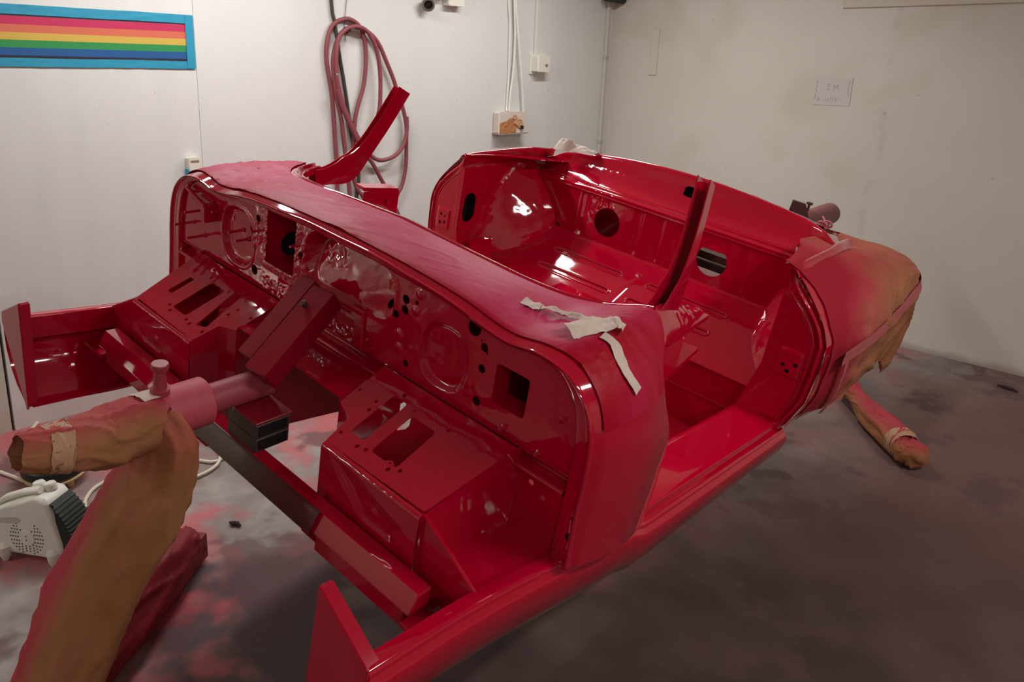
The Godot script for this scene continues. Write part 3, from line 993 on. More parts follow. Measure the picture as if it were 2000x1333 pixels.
# ---------------------------------------------------------------- cockpit
func cockpit() -> void:
	# riser behind the seats
	put("seat_riser", sheet(60, 14, func(u: float, v: float):
		var x := lerpf(-0.555, 0.555, u)
		var y := lerpf(-0.232, -0.445, v)
		var z := -1.165
		if v < 0.47: z += 0.0
		else: z += 0.012 * (v - 0.47) * 6.0 * (1.0 - 0.4 * v)
		return Vector3(-x, y, z + 0.0014 * nz(x * 60.0, y * 60.0, 1.0) * ss(0.06, 0.0, absf(v - 0.47))), 0.002), M.red, car)
	for q in [[-0.3325, -1.1625], [-0.233, -1.1615]]:
		var line := PackedVector3Array()
		for k in 31:
			var x := lerpf(-0.55, 0.55, k / 30.0)
			line.append(Vector3(x, q[0] + 0.0008 * nz(x * 14.0, q[0] * 30.0, 2.0), q[1]))
		var gb := Geo.new()
		gb.tube(line, 0.0032, 8)
		put("riser_bead", gb.mesh(80), M.red, car)
	# sloping panel with pressed slots
	var rf := sheet(220, 76, func(u: float, v: float):
		var x := lerpf(-0.56, 0.56, u)
		var z := lerpf(-1.160, -1.492, v)
		var y := lerpf(-0.232, -0.098, v)
		var d := 1e9
		for sx in [-1.0, 1.0]:
			for q in [[-1.287, 0.036, 0.352], [-1.386, 0.052, 0.360]]:
				var cx := clampf(x * sx, q[1] + 0.013, q[2] - 0.013)
				d = minf(d, Vector2(x * sx - cx, (z - q[0]) * 1.05).length() - 0.013)
		y -= 0.0035 * ss(0.003, -0.004, d) - 0.001 * ss(0.006, 0.001, absf(d - 0.003))
		y += 0.004 * ss(0.013, 0.009, Vector2(x - 0.005, z + 1.415).length()) - 0.008 * ss(0.006, 0.003, Vector2(x - 0.005, z + 1.415).length())
		y -= 0.0016 * ss(0.010, 0.0, absf(x - 0.0)) * ss(-1.40, -1.37, z)
		y += 0.0008 * nz(x * 6.0, z * 6.0, 2.0) + 0.004 * nz(x * 40.0, z * 40.0, 9.0) * ss(0.05, 0.0, Vector2(x + 0.47, z + 1.27).length())
		y += 0.010 * ss(0.985, 1.0, v)
		return Vector3(x, y, z), 0.002)
	var shelf := put("rear_shelf", rf, M.red, car)
	for sx in [-1.0, 1.0]:
		for q in [[-1.287, 0.036, 0.352], [-1.386, 0.052, 0.360]]:
			var ring := PackedVector3Array()
			for k in 41:
				var a := TAU * k / 40.0
				var cx: float = q[2] - 0.012 if cos(a) >= 0.0 else q[1] + 0.012
				var z: float = q[0] + 0.0115 * sin(a)
				var y := lerpf(-0.232, -0.098, (z + 1.160) / -0.332) + 0.0004
				ring.append(Vector3((cx + 0.0125 * cos(a)) * sx, y, z))
			ring.append(ring[0])
			var g := Geo.new()
			g.tube(ring, 0.0034, 8, false)
			put("pressed_bead", g.mesh(80), M.red, shelf)
	# upright panel with two big round holes
	var hm := func(u: float, v: float) -> float:
		var x := lerpf(-0.56, 0.56, u)
		var y := lerpf(-0.115, 0.100, v)
		var d := -circ(x, y, -0.217, -0.006, 0.056)
		d = maxf(d, -circ(x, y, 0.217, -0.006, 0.056))
		for q in [[-.452, -.071, .006], [-.44, -.079, .005], [-.43, -.082, .008], [-.405, -.077, .0045], [-.445, -.052, .005], [-.252, -.091, .0065], [.252, -.091, .005], [.36, -.09, .004]]:
			d = maxf(d, -circ(x, y, q[0], q[1], q[2]))
		return d
	var back := put("rear_panel", sheet(230, 48, func(u: float, v: float):
		var x := lerpf(-0.56, 0.56, u)
		var y := lerpf(-0.115, 0.100, v)
		var z := -1.490 + 0.0008 * nz(x * 8.0, y * 8.0, 1.0)
		for q in [-0.33, -0.09, 0.0, 0.09, 0.33]:
			z -= 0.003 * ss(0.022, 0.008, absf(x - q)) * ss(0.02, 0.05, 0.12 - absf(y - 0.0))
		# sealer brushed on near the far hole
		z += (0.003 * nz(x * 45.0, y * 30.0, 4.0)) * ss(-0.33, -0.28, x) * ss(-0.18, -0.24, x) * ss(-0.03, 0.02, y)
		# rolled bead along the top
		z += 0.004 * ss(0.90, 1.0, v)
		z += 0.0015 * nz(x * 90.0, y * 90.0, 7.0) * ss(0.02, 0.0, y + 0.105)
		return Vector3(x, y, z), 0.002, hm), M.red, car)
	for q in [[0.087, -1.4875], [0.108, -1.5165]]:
		var line := PackedVector3Array()
		for k in 41:
			var x := lerpf(-0.515, 0.515, k / 40.0)
			line.append(Vector3(x, q[0] + 0.0006 * nz(x * 9.0, q[0] * 50.0, 2.0), q[1]))
		var g := Geo.new()
		g.tube(line, 0.0036, 8)
		put("rolled_bead", g.mesh(80), M.red, back)
	# ledge and hood well up to the rim
	var well := V2([-1.488, 0.098, -1.500, 0.105, -1.508, 0.1035, -1.517, 0.109, -1.524, 0.107, -1.545, 0.112, -1.575, 0.130, -1.593, 0.155, -1.604, 0.180, -1.611, 0.205, -1.616, 0.222, -1.622, 0.231, -1.632, 0.232, -1.64, 0.226])
	var well3 := PackedVector3Array()
	for w in well: well3.append(Vector3(w.x, w.y, 0))
	put("hood_well", sheet(150, 52, func(u: float, v: float):
		var x := lerpf(-0.60, 0.60, u)
		var q3 := at3(well3, v)
		var q := Vector2(q3.x, q3.y)
		var up := (q.y - 0.098) / 0.134
		var y := q.y - 0.17 * x * x * up - 0.025 * ss(0.5, 0.6, absf(x)) * up
		var z := q.x + 0.05 * ss(0.42, 0.6, absf(x)) * up * 1.2
		z += 0.0012 * nz(x * 40.0, y * 40.0, 2.0) * ss(0.1, 0.4, up) * ss(0.7, 0.5, up)
		return Vector3(x, y, z), 0.002, func(u: float, v: float): return -rr(lerpf(-0.60, 0.60, u), v, 0.036, 0.60, 0.031, 0.055, 0.02)), M.red, car)
	put("slot_lining", sheet(6, 6, func(u: float, v: float): return Vector3(lerpf(-0.02, 0.095, u), lerpf(0.11, 0.205, v), -1.628 - 0.02 * sin(u * PI)), 0.002), M.hole, car)
	for s in [-1.0, 1.0]:
		# inner side: flat behind the door post, then the wheel arch swelling inwards
		var slot := func(u: float, v: float) -> float:
			var z := lerpf(-1.078, -1.495, u)
			var y := lerpf(-0.30, 0.155, v)
			return -rr(z, y, -1.128, -0.018, 0.034, 0.056, 0.033) if s < 0 else -1.0
		put("inner_side", sheet(80, 70, func(u: float, v: float):
			var z := lerpf(-1.078, -1.495, u)
			var y := lerpf(-0.30, 0.155, v)
			var x := 0.600 + 0.012 * ss(0.0, 0.15, y)
			var r := Vector2(y + 0.30, z + 1.62).length()
			x -= 0.155 * ss(0.50, 0.24, r)
			x += 0.0018 * nz(y * 12.0, z * 12.0, 3.0) + 0.0018 * nz(y * 70.0, z * 70.0, 5.0) * ss(0.02, 0.0, absf(r - 0.47))
			x += 0.006 * ss(0.135, 0.15, y)
			return Vector3(x * s, y, z), 0.002, slot), M.red, car)
		# upper side wall and rolled rim of the cockpit
		var rim := V2([0.612, 0.148, 0.606, 0.155, 0.604, 0.175, 0.600, 0.187, 0.603, 0.193, 0.610, 0.194, 0.618, 0.190, 0.628, 0.174])
		put("cockpit_rim", sheet(40, rim.size() - 1, func(u: float, v: float):
			var q := rim[int(round(v * (rim.size() - 1)))]
			var z := lerpf(-1.066, -1.60, u)
			var up := clampf((q.y - 0.148) / 0.045, 0.0, 1.0)
			return Vector3((q.x - 0.018 * ss(0.5, 1.0, u)) * s, q.y - 0.012 * ss(0.7, 1.0, u) * up - 0.006 * ss(0.12, 0.0, u), z), 0.002), M.red, car)
		# shut face of the door post with its seal channel
		var po := V2([.695, -.285, .712, -.255, .741, -.173, .748, -.056, .746, .005, .723, .057, .685, .102, .640, .144, .617, .170, .612, .192, .598, .189, .600, .15, .600, -.1, .575, -.22, .556, -.285])
		var face := sheet(60, 120, func(u: float, v: float):
			var x := lerpf(0.545, 0.752, u)
			var y := lerpf(-0.287, 0.194, v)
			var d := pd(x, y, po)
			var z := -1.075 - 0.028 * ss(-0.26, -0.10, y) * 0.0
			# rounded outer edge and a raised double line inside it
			var outer := x > 0.60 and y > -0.27
			if outer:
				z -= 0.012 * ss(-0.010, 0.0, d) * ss(0.61, 0.64, x)
				z -= 0.006 * ss(0.010, 0.004, absf(d + 0.024)) * ss(0.62, 0.66, x)
			d = rr(x, y, 0.672, -0.075, 0.030, 0.040, 0.006)
			z += 0.004 * ss(0.003, -0.003, d)
			z += 0.0006 * nz(x * 10.0, y * 10.0, 8.0)
			return Vector3(x * s, y, z), 0.002, func(u: float, v: float):
				var x := lerpf(0.545, 0.752, u)
				var y := lerpf(-0.287, 0.194, v)
				var d := pd(x, y, po)
				for q in ([[.657, -.083, .006], [.672, -.098, .0065], [.690, -.073, .006]] if s > 0.0 else [[.662, -.088, .006], [.684, -.094, .0065], [.682, -.060, .006], [.664, -.064, .004]]):
					d = maxf(d, -circ(x, y, q[0], q[1], q[2]))
				return d)
		put("rear_door_post", face, M.red, car)
		# the two thin lips of the door seal channel
		for inset in [0.014, 0.034]:
			var lip := PackedVector3Array()
			for q in [[.716, -.245], [.741, -.173], [.750, -.10], [.748, -.056], [.746, .005], [.723, .057], [.685, .102], [.650, .134]]:
				lip.append(Vector3((q[0] - inset * 0.95) * s, q[1] - inset * 0.35 * ss(0.0, 0.1, q[1]), -1.0745))
			var gl := Geo.new()
			gl.tube(spline(lip, 6), 0.0032, 8)
			put("seal_lip", gl.mesh(80), M.red, car)
		# inner skin behind the holes
		put("post_lining", sheet(6, 12, func(u: float, v: float): return Vector3(lerpf(0.625, 0.722, u) * s, lerpf(-0.22, 0.06, v), -1.108 - 0.02 * sin(u * PI)), 0.002), M.red, car)
		if s < 0.0: put("side_lining", sheet(6, 6, func(u: float, v: float): return Vector3(-0.648, lerpf(-0.12, 0.08, v), lerpf(-1.09, -1.22, u)), 0.002), M.hole, car)
		# small stay bracket on the inner side
		if s > 0.0: continue
		var g := Geo.new()
		g.bar(Vector3(0.565 * s, -0.135, -1.12), Vector3(0.50 * s, -0.118, -1.17), 0.020, 0.010, Vector3.UP, 0.002)
		g.prism(V2([0, 0, 0.075, 0.015, 0.075, -0.12, 0.01, -0.12]), 0, 0.004, func(x: float, y: float, w: float): return Vector3((0.565 - x * 0.9) * s, -0.138 + y, -1.12 - x * 0.65 + w), 0.0015)
		put("stay_bracket", g.mesh(), M.red, car)

# ---------------------------------------------------------------- tail
func wing_pt(u: float, v: float, s: float, lift := 0.0) -> Vector3:
	# u runs from the door post to the tail, v from the cockpit rim over the top and down the side
	var z := lerpf(-1.076, -2.36, u)
	var taper := ss(0.55, 1.0, u)
	var base := V3([0.580, 0.192, 0, 0.605, 0.188, 0, 0.640, 0.160, 0, 0.690, 0.105, 0, 0.727, 0.055, 0, 0.749, 0.0, 0, 0.752, -0.06, 0, 0.744, -0.17, 0, 0.712, -0.262, 0])
	var full := V3([0.500, 0.176, 0, 0.575, 0.172, 0, 0.640, 0.172, 0, 0.703, 0.138, 0, 0.746, 0.078, 0, 0.768, 0.0, 0, 0.770, -0.08, 0, 0.762, -0.19, 0, 0.735, -0.285, 0])
	var tail := V3([0.06, 0.064, 0, 0.20, 0.060, 0, 0.34, 0.062, 0, 0.46, 0.040, 0, 0.54, 0.0, 0, 0.585, -0.05, 0, 0.600, -0.11, 0, 0.59, -0.20, 0, 0.55, -0.27, 0])
	var q := at3(base, v).lerp(at3(full, v), ss(0.0, 0.3, u))
	q = q.lerp(at3(tail, v), taper * taper)
	q.z = z - 0.08 * taper * (1.0 - absf(v - 0.5) * 1.6)
	q.x = (q.x + lift * ss(0.1, 0.5, v)) * s
	q.y += lift * ss(0.7, 0.3, v) - 0.07 * ss(0.15, 1.0, u) * ss(0.6, 0.2, v) - 0.02 * ss(0.1, 0.6, u)
	return q

func rear_end() -> void:
	for s in [-1.0, 1.0]:
		put("rear_wing", sheet(50, 30, func(u: float, v: float): return wing_pt(u * 0.97, v, s), 0.002), M.red, car)
	# deck between the wings, with the lid opening's raised edge
	put("rear_deck", sheet(60, 24, func(u: float, v: float):
		var x := lerpf(-0.60, 0.60, u)
		var z := lerpf(-1.632, -2.30, v) + 0.06 * ss(0.42, 0.6, absf(x)) * (1.0 - v)
		var y := 0.226 - 0.17 * x * x - 0.02 * ss(0.5, 0.6, absf(x)) - 0.15 * v - 0.08 * v * v
		y += 0.006 * ss(0.02, 0.0, absf(v - 0.22)) * ss(0.55, 0.5, absf(x))
		return Vector3(x, y, z), 0.002, func(u: float, v: float): return -rr(lerpf(-0.60, 0.60, u), v * 0.668, 0.0, 0.43, 0.40, 0.20, 0.08)), M.red, car)
	# boot floor and back, closing the body behind the holes
	put("boot_floor", sheet(10, 10, func(u: float, v: float): return Vector3(lerpf(-0.56, 0.56, u), -0.13, lerpf(-1.495, -2.30, v)), 0.002), M.red, car)
	put("tail_panel", sheet(20, 10, func(u: float, v: float): return Vector3(lerpf(-0.55, 0.55, u), lerpf(-0.28, -0.03, v), -2.31), 0.002), M.red, car)

# ---------------------------------------------------------------- rotisserie stands
func cw(x: float, y: float, z: float) -> Vector3:
	return CAR * Vector3(x, y, z)

func stands() -> void:
	var steelpink := mat(srgb(158, 62, 78), 0.55)
	var o := root("rotisserie_stand", Vector3(-1.67, 0, -0.27), "paper wrapped rotisserie stand in front, its pink pipe bolted to the bulkhead", "stand")
	var ax := Vector3(0, -0.058, 0)
	var g := Geo.new()
	g.lathe(cw(0, -0.058, 0.17), CAR.basis.z, V2([0, 0, 0.030, 0, 0.031, 0.002, 0.031, 0.30, 0, 0.30]), 32)
	putw("pipe", g.mesh(), steelpink, o)
	g = Geo.new()
	g.lathe(cw(0, -0.056, 0.318), CAR.basis.z, V2([0.031, 0, 0.046, 0.0, 0.049, 0.003, 0.0495, 0.125, 0.044, 0.128, 0.02, 0.128]), 36)
	putw("sleeve", g.mesh(), mat(srgb(190, 78, 92), 0.62), o)
	g = Geo.new()
	g.lathe(cw(0, -0.010, 0.412), CAR.basis.y, V2([0.018, 0, 0.018, 0.012, 0.013, 0.014, 0.011, 0.045, 0.011, 0.052, 0.0155, 0.053, 0.0165, 0.056, 0.0165, 0.064, 0.0150, 0.066, 0, 0.066]), 18)
	putw("clamp_bolt", g.mesh(), mat(srgb(160, 56, 66), 0.5), o)
	g = Geo.new()
	g.bar(Vector3(-1.372, 0.84, -0.535), Vector3(-1.66, 0.05, -0.285), 0.07, 0.045, Vector3(1, 0, 0), 0.004)
	putw("post", g.mesh(), M.steel, o)
	g = Geo.new()
	g.bar(Vector3(-2.19, 0.06, -0.96), Vector3(-1.50, 0.06, -0.05), 0.085, 0.085, Vector3.UP, 0.005)
	putw("base_bar", g.mesh(), mat(srgb(120, 22, 34), 0.6), o)
	# brace channel up to the pocket
	var up := Vector3(0.05, 0.74, 0.67)
	g = Geo.new()
	g.bar(Vector3(-0.034, -0.010, 0.200), Vector3(-0.051, 0.126, 0.030), 0.042, 0.030, up, 0.003)
	put("brace_strip", g.mesh(), mat(srgb(138, 16, 36), 0.4), o).transform = o.transform.affine_inverse() * CAR
	g = Geo.new()
	g.bar(Vector3(0.030, -0.024, 0.212), Vector3(0.006, 0.112, 0.028), 0.062, 0.050, up, 0.003)
	g.lathe(Vector3(0.030, 0.028, 0.181), Vector3(0, 0.73, 0.68), V2([0.0075, -0.008, 0.0075, 0.0004, 0, 0.0004]), 12)
	put("brace_channel", g.mesh(), mat(srgb(138, 4, 30), 0.3), o).transform = o.transform.affine_inverse() * CAR
	for q in [[0.008, 0.098, 0.086]]:
		g = Geo.new()
		g.lathe(Vector3(q[0], q[1] + 0.012, q[2] + 0.011), Vector3(0, 0.73, 0.68), V2([0.007, -0.01, 0.007, 0.002, 0.0045, 0.003, 0, 0.003]), 12)
		put("bolt", g.mesh(), M.darksteel, o).transform = o.transform.affine_inverse() * CAR
	# two hollow bars stacked on the cross beam, plate on top
	for k in 2:
		g = Geo.new()
		var y0 := -0.163 + 0.033 * k
		g.prism(V2([0.170, y0, 0.252, y0, 0.252, y0 + 0.031, 0.170, y0 + 0.031]), -0.02, 0.084, func(a: float, b: float, w: float): return Vector3(w, b, a), 0.002)
		put("mounting_bar", g.mesh(), M.steel, o).transform = o.transform.affine_inverse() * CAR
		g = Geo.new()
		g.prism(V2([0.176, y0 + 0.004, 0.247, y0 + 0.004, 0.247, y0 + 0.028, 0.176, y0 + 0.028]), 0.084, 0.0846, func(a: float, b: float, w: float): return Vector3(w, b, a))
		put("bar_mouth", g.mesh(), M.hole, o).transform = o.transform.affine_inverse() * CAR
	g = Geo.new()
	g.prism(V2([0.166, -0.097, 0.254, -0.097, 0.254, -0.091, 0.166, -0.091]), 0.006, 0.086, func(a: float, b: float, w: float): return Vector3(w, b, a), 0.0015)
	g.lathe(Vector3(0.05, -0.092, 0.205), Vector3.UP, V2([0.006, 0, 0.006, 0.0022, 0, 0.0022]), 12)
	put("top_plate", g.mesh(), mat(srgb(140, 20, 34), 0.4), o).transform = o.transform.affine_inverse() * CAR
	var cb := V2([0.2585, -0.1615, 0.266, -0.1615, 0.284, -0.200, 0.2765, -0.202])
	put("clamp_bar", sheet(24, 3, func(u: float, v: float):
		var q := cb[int(round(v * 3.0))]
		return Vector3(lerpf(-0.16, 0.31, u), q.y, q.x), 0.001, null, func(p: Vector3): return lin(86, 66, 60).lerp(lin(84, 8, 20), ss(0.02, 0.28, p.x))), mat(Color.WHITE, 0.5, 0.5, 0.0, true), o).transform = o.transform.affine_inverse() * CAR

	# rear stand, mostly hidden by the tail
	o = root("rotisserie_stand", Vector3(-1.60, 0, -4.05), "dark rotisserie stand behind the tail, its plate and pipe showing above the deck", "stand")
	g = Geo.new()
	g.prism(V2([0.026, -0.30, 0.026, -0.040, 0.030, 0.012, 0.090, 0.010, 0.118, -0.040, 0.12, -0.30]), -2.76, -2.748, func(x: float, y: float, w: float): return CAR * Vector3(x, y, w), 0.002)
	putw("plate", g.mesh(), M.darksteel, o)
	g = Geo.new()
	g.lathe(cw(0.092, -0.094, -2.76), -CAR.basis.z, V2([0, 0, 0.052, 0, 0.055, 0.004, 0.055, 0.42, 0, 0.42]), 32)
	putw("pipe", g.mesh(), mat(srgb(140, 84, 84), 0.6), o)
	g = Geo.new()
	g.lathe(cw(0.083, -0.045, -2.84), CAR.basis.y, V2([0.006, 0, 0.006, 0.038, 0.015, 0.039, 0.015, 0.048, 0, 0.048]), 14)
	putw("clamp_bolt", g.mesh(), M.darksteel, o)
	g = Geo.new()
	g.bar(Vector3(-1.50, 0.93, -4.02), Vector3(-1.62, 0.05, -4.05), 0.10, 0.08, Vector3(1, 0, 0), 0.004)
	putw("post", g.mesh(), M.steel, o)
	g = Geo.new()
	g.bar(Vector3(-1.62, 0.042, -4.42), Vector3(-0.77, 0.042, -3.43), 0.06, 0.07, Vector3.UP, 0.005)
	putw("base_bar", g.mesh(), M.steel, o)
	for k in 2:
		g = Geo.new()
		var yb := -0.030 - 0.034 * k
		g.prism(V2([-1.60, yb, -1.56, yb, -1.56, yb + 0.026, -1.60, yb + 0.026]), -0.05, 0.42, func(a: float, b: float, w: float): return Vector3(w, b, a), 0.003)
		put("cross_bar", g.mesh(), mat(srgb(120, 110, 106), 0.25, 0.5, 0.0, false, 0.7), o).transform = o.transform.affine_inverse() * CAR

# ---------------------------------------------------------------- masking paper and tape
func paper_color(p: Vector3, pink: float, seed_z: float) -> Color:
	var n := nz(p.x * 9.0, p.y * 9.0, p.z * 9.0 + seed_z)
	var c := lin(158, 104, 66).lerp(lin(172, 122, 84), clampf(0.5 + n, 0, 1))
	return c.lerp(lin(186, 62, 78), clampf(pink + 0.35 * n, 0.0, 1.0))

# paper sleeve along a path; ends ragged and open
func paper_tube(path: PackedVector3Array, rad: PackedFloat32Array, flat: float, flat_dir: Vector3, seed_z: float, pinkf: Callable, rough := 0.14, bare := false) -> ArrayMesh:
	var n := path.size() - 1
	return sheet(n * 12, 56, func(u: float, v: float):
		var c := at3(path, u)
		var k := u * n
		var i := mini(int(k), n - 1)
		var r := lerpf(rad[i], rad[i + 1], k - i)
		var t := (at3(path, u + 0.02) - at3(path, u - 0.02)).normalized()
		var x := (flat_dir - t * flat_dir.dot(t)).normalized()
		var y := t.cross(x)
		var a := -TAU * v
		var cyc := Vector3(cos(a), sin(a), 0)
		var w := sn(cyc.x * 0.7 + seed_z, cyc.y * 0.7, u * n * 0.35)
		var w2 := pow(1.0 - minf(1.0, 2.6 * absf(sn(cyc.x * 1.1 + u * 1.3, cyc.y * 1.1 + seed_z, u * n * 0.25 + 5.0))), 2.0) + 0.5 * pow(1.0 - minf(1.0, 3.0 * absf(sn(cyc.x * 1.6 - u * 2.0, cyc.y * 1.6 - seed_z, u * n * 0.5))), 3.0) - 0.4
		var ragged := 0.006 * nz(cyc.x * 0.8, cyc.y * 0.8, seed_z + 9.0) * (ss(0.06, 0.0, u) + ss(0.94, 1.0, u))
		var rr_ := r * (1.0 + rough * w + 0.75 * rough * w2)
		return c + t * ragged + x * cos(a) * rr_ * flat + y * sin(a) * rr_, 0.0012, null, func(p: Vector3): return lin(122, 16, 30) if bare else paper_color(p, pinkf.call(p), seed_z))

func strip(path: PackedVector3Array, across: PackedVector3Array, half: float, wav: float, seed_z: float) -> ArrayMesh:
	return sheet((path.size() - 1) * 10, 8, func(u: float, v: float):
		var c := at3(path, u)
		var x := at3(across, u).normalized()
		var n := x.cross((at3(path, u + 0.02) - at3(path, u - 0.02)).normalized())
		if n.y < 0.0: n = -n
		return c + x * half * (v * 2.0 - 1.0) * (1.0 + 0.12 * nz(u * 2.5, seed_z, 2.0)) + n * wav * (sn(u * 2.2, v * 0.9, seed_z) + 0.3 + 0.45 * absf(sn(u * 6.0, v * 1.8, seed_z + 4.0))), 0.0006)

func scuttle_strip(called: String, pts: Array, half: float, wav: float, seed_z: float, m: Material, label: String, lift := 0.006) -> void:
	# pts: pairs of place along and across the scuttle skin
	var path := PackedVector3Array()
	var across := PackedVector3Array()
	var n := pts.size() / 2
	for k in n:
		path.append(CAR * scuttle_pt(pts[2 * k], pts[2 * k + 1], lift))
	for k in n:
		var t := (path[mini(k + 1, n - 1)] - path[maxi(k - 1, 0)]).normalized()
		var q := CAR * scuttle_pt(pts[2 * k], pts[2 * k + 1] + 0.05, lift)
		var q2 := CAR * scuttle_pt(pts[2 * k] + 0.02, pts[2 * k + 1], lift)
		var nn := (q - path[k]).cross(q2 - path[k]).normalized()
		across.append(t.cross(nn))
	tag(put(called, strip(path, across, half, wav, seed_z), m), label, "masking tape", "torn masking tape on the scuttle")

func masking() -> void:
	# around the front pipe
	var pp := PackedVector3Array()
	for q in [[0.008, -0.060, 0.415], [0.0, -0.062, 0.47], [0.0, -0.066, 0.52], [-0.002, -0.060, 0.57], [0.0, -0.050, 0.62], [0.0, -0.040, 0.664]]: pp.append(cw(q[0], q[1], q[2]))
	tag(put("masking_paper", paper_tube(pp, PackedFloat32Array([0.053, 0.057, 0.055, 0.048, 0.040, 0.031]), 1.0, Vector3(1, 0, 0), 3.0, func(p: Vector3): return 0.02 + 0.85 * ss(0.945, 0.995, p.y) + 0.4 * ss(-0.50, -0.56, p.z)), M.paper), "brown masking paper rolled round the front stand pipe, its open end torn", "masking paper")
	# around the leaning post
	tag(put("masking_paper", paper_tube(V3([-1.345, 0.965, -0.535, -1.350, 0.91, -0.545, -1.37, 0.83, -0.53, -1.405, 0.72, -0.49, -1.485, 0.52, -0.42, -1.56, 0.31, -0.355, -1.64, 0.10, -0.30, -1.655, 0.01, -0.285]), PackedFloat32Array([0.030, 0.068, 0.084, 0.092, 0.100, 0.106, 0.110, 0.112]), 0.55, Vector3(-0.3, 0.0, -0.95), 11.0, func(p: Vector3): return 0.05 + 0.9 * ss(-0.01, 0.08, -(p.x + 1.345 + (0.905 - p.y) * 0.36)) + 0.3 * ss(0.8, 0.9, p.y), 0.16), M.paper), "tall brown masking paper sleeve on the leaning stand post near the heater", "masking paper")
	# red wrapped end of the base bar
	tag(put("masking_paper", paper_tube(V3([-2.19, 0.085, -0.945, -2.16, 0.078, -0.91, -2.07, 0.078, -0.80, -1.93, 0.078, -0.615, -1.75, 0.078, -0.38]), PackedFloat32Array([0.045, 0.068, 0.078, 0.074, 0.070]), 0.85, Vector3(1, 0, 0.4), 17.0, func(_p: Vector3): return 1.0, 0.22, true), mat(Color.WHITE, 0.55, 0.4, 0.0, true)), "crumpled red painted wrapping on the floor bar behind the leaning post", "masking paper")
	# tape bands on those papers
	var g := Geo.new()
	var tp := mat(srgb(196, 150, 120), 0.65)
	var band := paper_tube(PackedVector3Array([cw(0.0, -0.0565, 0.588), cw(0.0, -0.053, 0.605), cw(0.0, -0.050, 0.622)]), PackedFloat32Array([0.0475, 0.0445, 0.0415]), 1.0, Vector3(1, 0, 0), 3.0, func(_p: Vector3): return 0.3, 0.05)
	tag(put("masking_tape", band, tp), "beige tape band near the torn open end of the pipe paper", "masking tape")
	tag(put("masking_tape", sheet(24, 10, func(u: float, v: float):
		var a := lerpf(0.95, 1.75, u)
		var r := 0.0535 + 0.003 * nz(u * 3.0, v * 2.0, 5.0)
		return cw(cos(a + 0.3) * r, -0.056 + sin(a + 0.3) * r, lerpf(0.405, 0.45, v) + 0.01 * u), 0.0006), M.tape), "clean white square of tape on the pink pipe sleeve", "masking tape")
	# paper over the near wing
	var wing_paper := sheet(96, 66, func(u: float, v: float):
		var uu := lerpf(lerpf(-0.005, 0.035, ss(0.15, 0.35, v)) + 0.02 * nz(v * 4.0, 2.0, 3.0), 1.0, u)
		var vv := v
		var q := wing_pt(uu, vv, 1.0, lerpf(0.004 + 0.006 * ss(0.3, 0.1, vv), 0.012, ss(0.05, 0.2, uu)))
		var w := sn(q.z * 2.2, vv * 2.0, 5.0)
		var fold := pow(1.0 - minf(1.0, 2.4 * absf(sn(q.z * 2.4 + vv * 2.2, vv * 2.6 - q.z * 1.6, 12.0))), 2.0) + 0.6 * pow(1.0 - minf(1.0, 3.0 * absf(sn(q.z * 4.0 - vv * 3.0, vv * 3.6, 2.0))), 2.0)
		var amt := ss(0.06, 0.3, uu) * 0.8
		q.x += amt * (0.018 * w + 0.016 * fold - 0.004)
		q.y += amt * (0.010 * sn(q.z * 3.0, vv * 3.0, 25.0)) - 0.03 * ss(0.8, 1.0, vv) * ss(0.45, 0.7, uu)
		return q, 0.0012, func(u: float, v: float):
			# torn away round the wheel opening and along the lower edge
			var d := Vector2((u - 0.50) / 0.13, (v - 1.02) / 0.13).length() - 1.0
			return maxf(-d, v - 0.965 - 0.02 * nz(u * 9.0, 0.0, 3.0) - 0.02 * ss(0.5, 0.7, u)), func(p: Vector3):
		var pink := 1.05 * ss(-1.62, -1.15, p.z) + 0.45 * ss(0.02, 0.16, p.y) + 0.25 * nz(p.z * 4.0, p.y * 5.0, 2.0)
		var c := paper_color(p, 0.15 + 0.7 * pink, 5.0)
		return c.lerp(lin(158, 14, 40), clampf(1.2 * ss(-1.42, -1.10, p.z) + 0.5 * ss(0.08, 0.17, p.y) * ss(-1.9, -1.3, p.z) + 0.2 * nz(p.y * 9.0, p.z * 9.0, 6.0), 0.0, 0.9)))
	var o := put("masking_paper", wing_paper, M.paper)
	o.transform = CAR
	tag(o, "brown masking paper draped over the near rear wing, red towards the door", "masking paper")
	# tape bands over it
	for q in [[0.06, 0.70, 0.80, 0.53, 0.020, "long pinkish tape band slanting over the wing paper to the tail"], [0.10, 0.74, 0.16, 0.99, 0.014, "short pinkish tape strip running down the front of the wing paper"]]:
		var path := PackedVector3Array()
		var ac := PackedVector3Array()
		for k in 7:
			var t := k / 6.0
			var u0 := lerpf(q[0], q[2], t)
			var v0 := lerpf(q[1], q[3], t)
			path.append(CAR * (wing_pt(u0, v0, 1.0, lerpf(0.030, 0.022, t))))
			ac.append(CAR.basis * (wing_pt(u0, v0 + 0.04, 1.0) - wing_pt(u0, v0 - 0.04, 1.0)) if q[4] > 0.015 else CAR.basis * (wing_pt(u0 + 0.04, v0, 1.0) - wing_pt(u0 - 0.04, v0, 1.0)))
		tag(put("masking_tape", strip(path, ac, q[4], 0.002, q[0] * 50.0), mat(srgb(182, 88, 92), 0.62)), q[5], "masking tape")
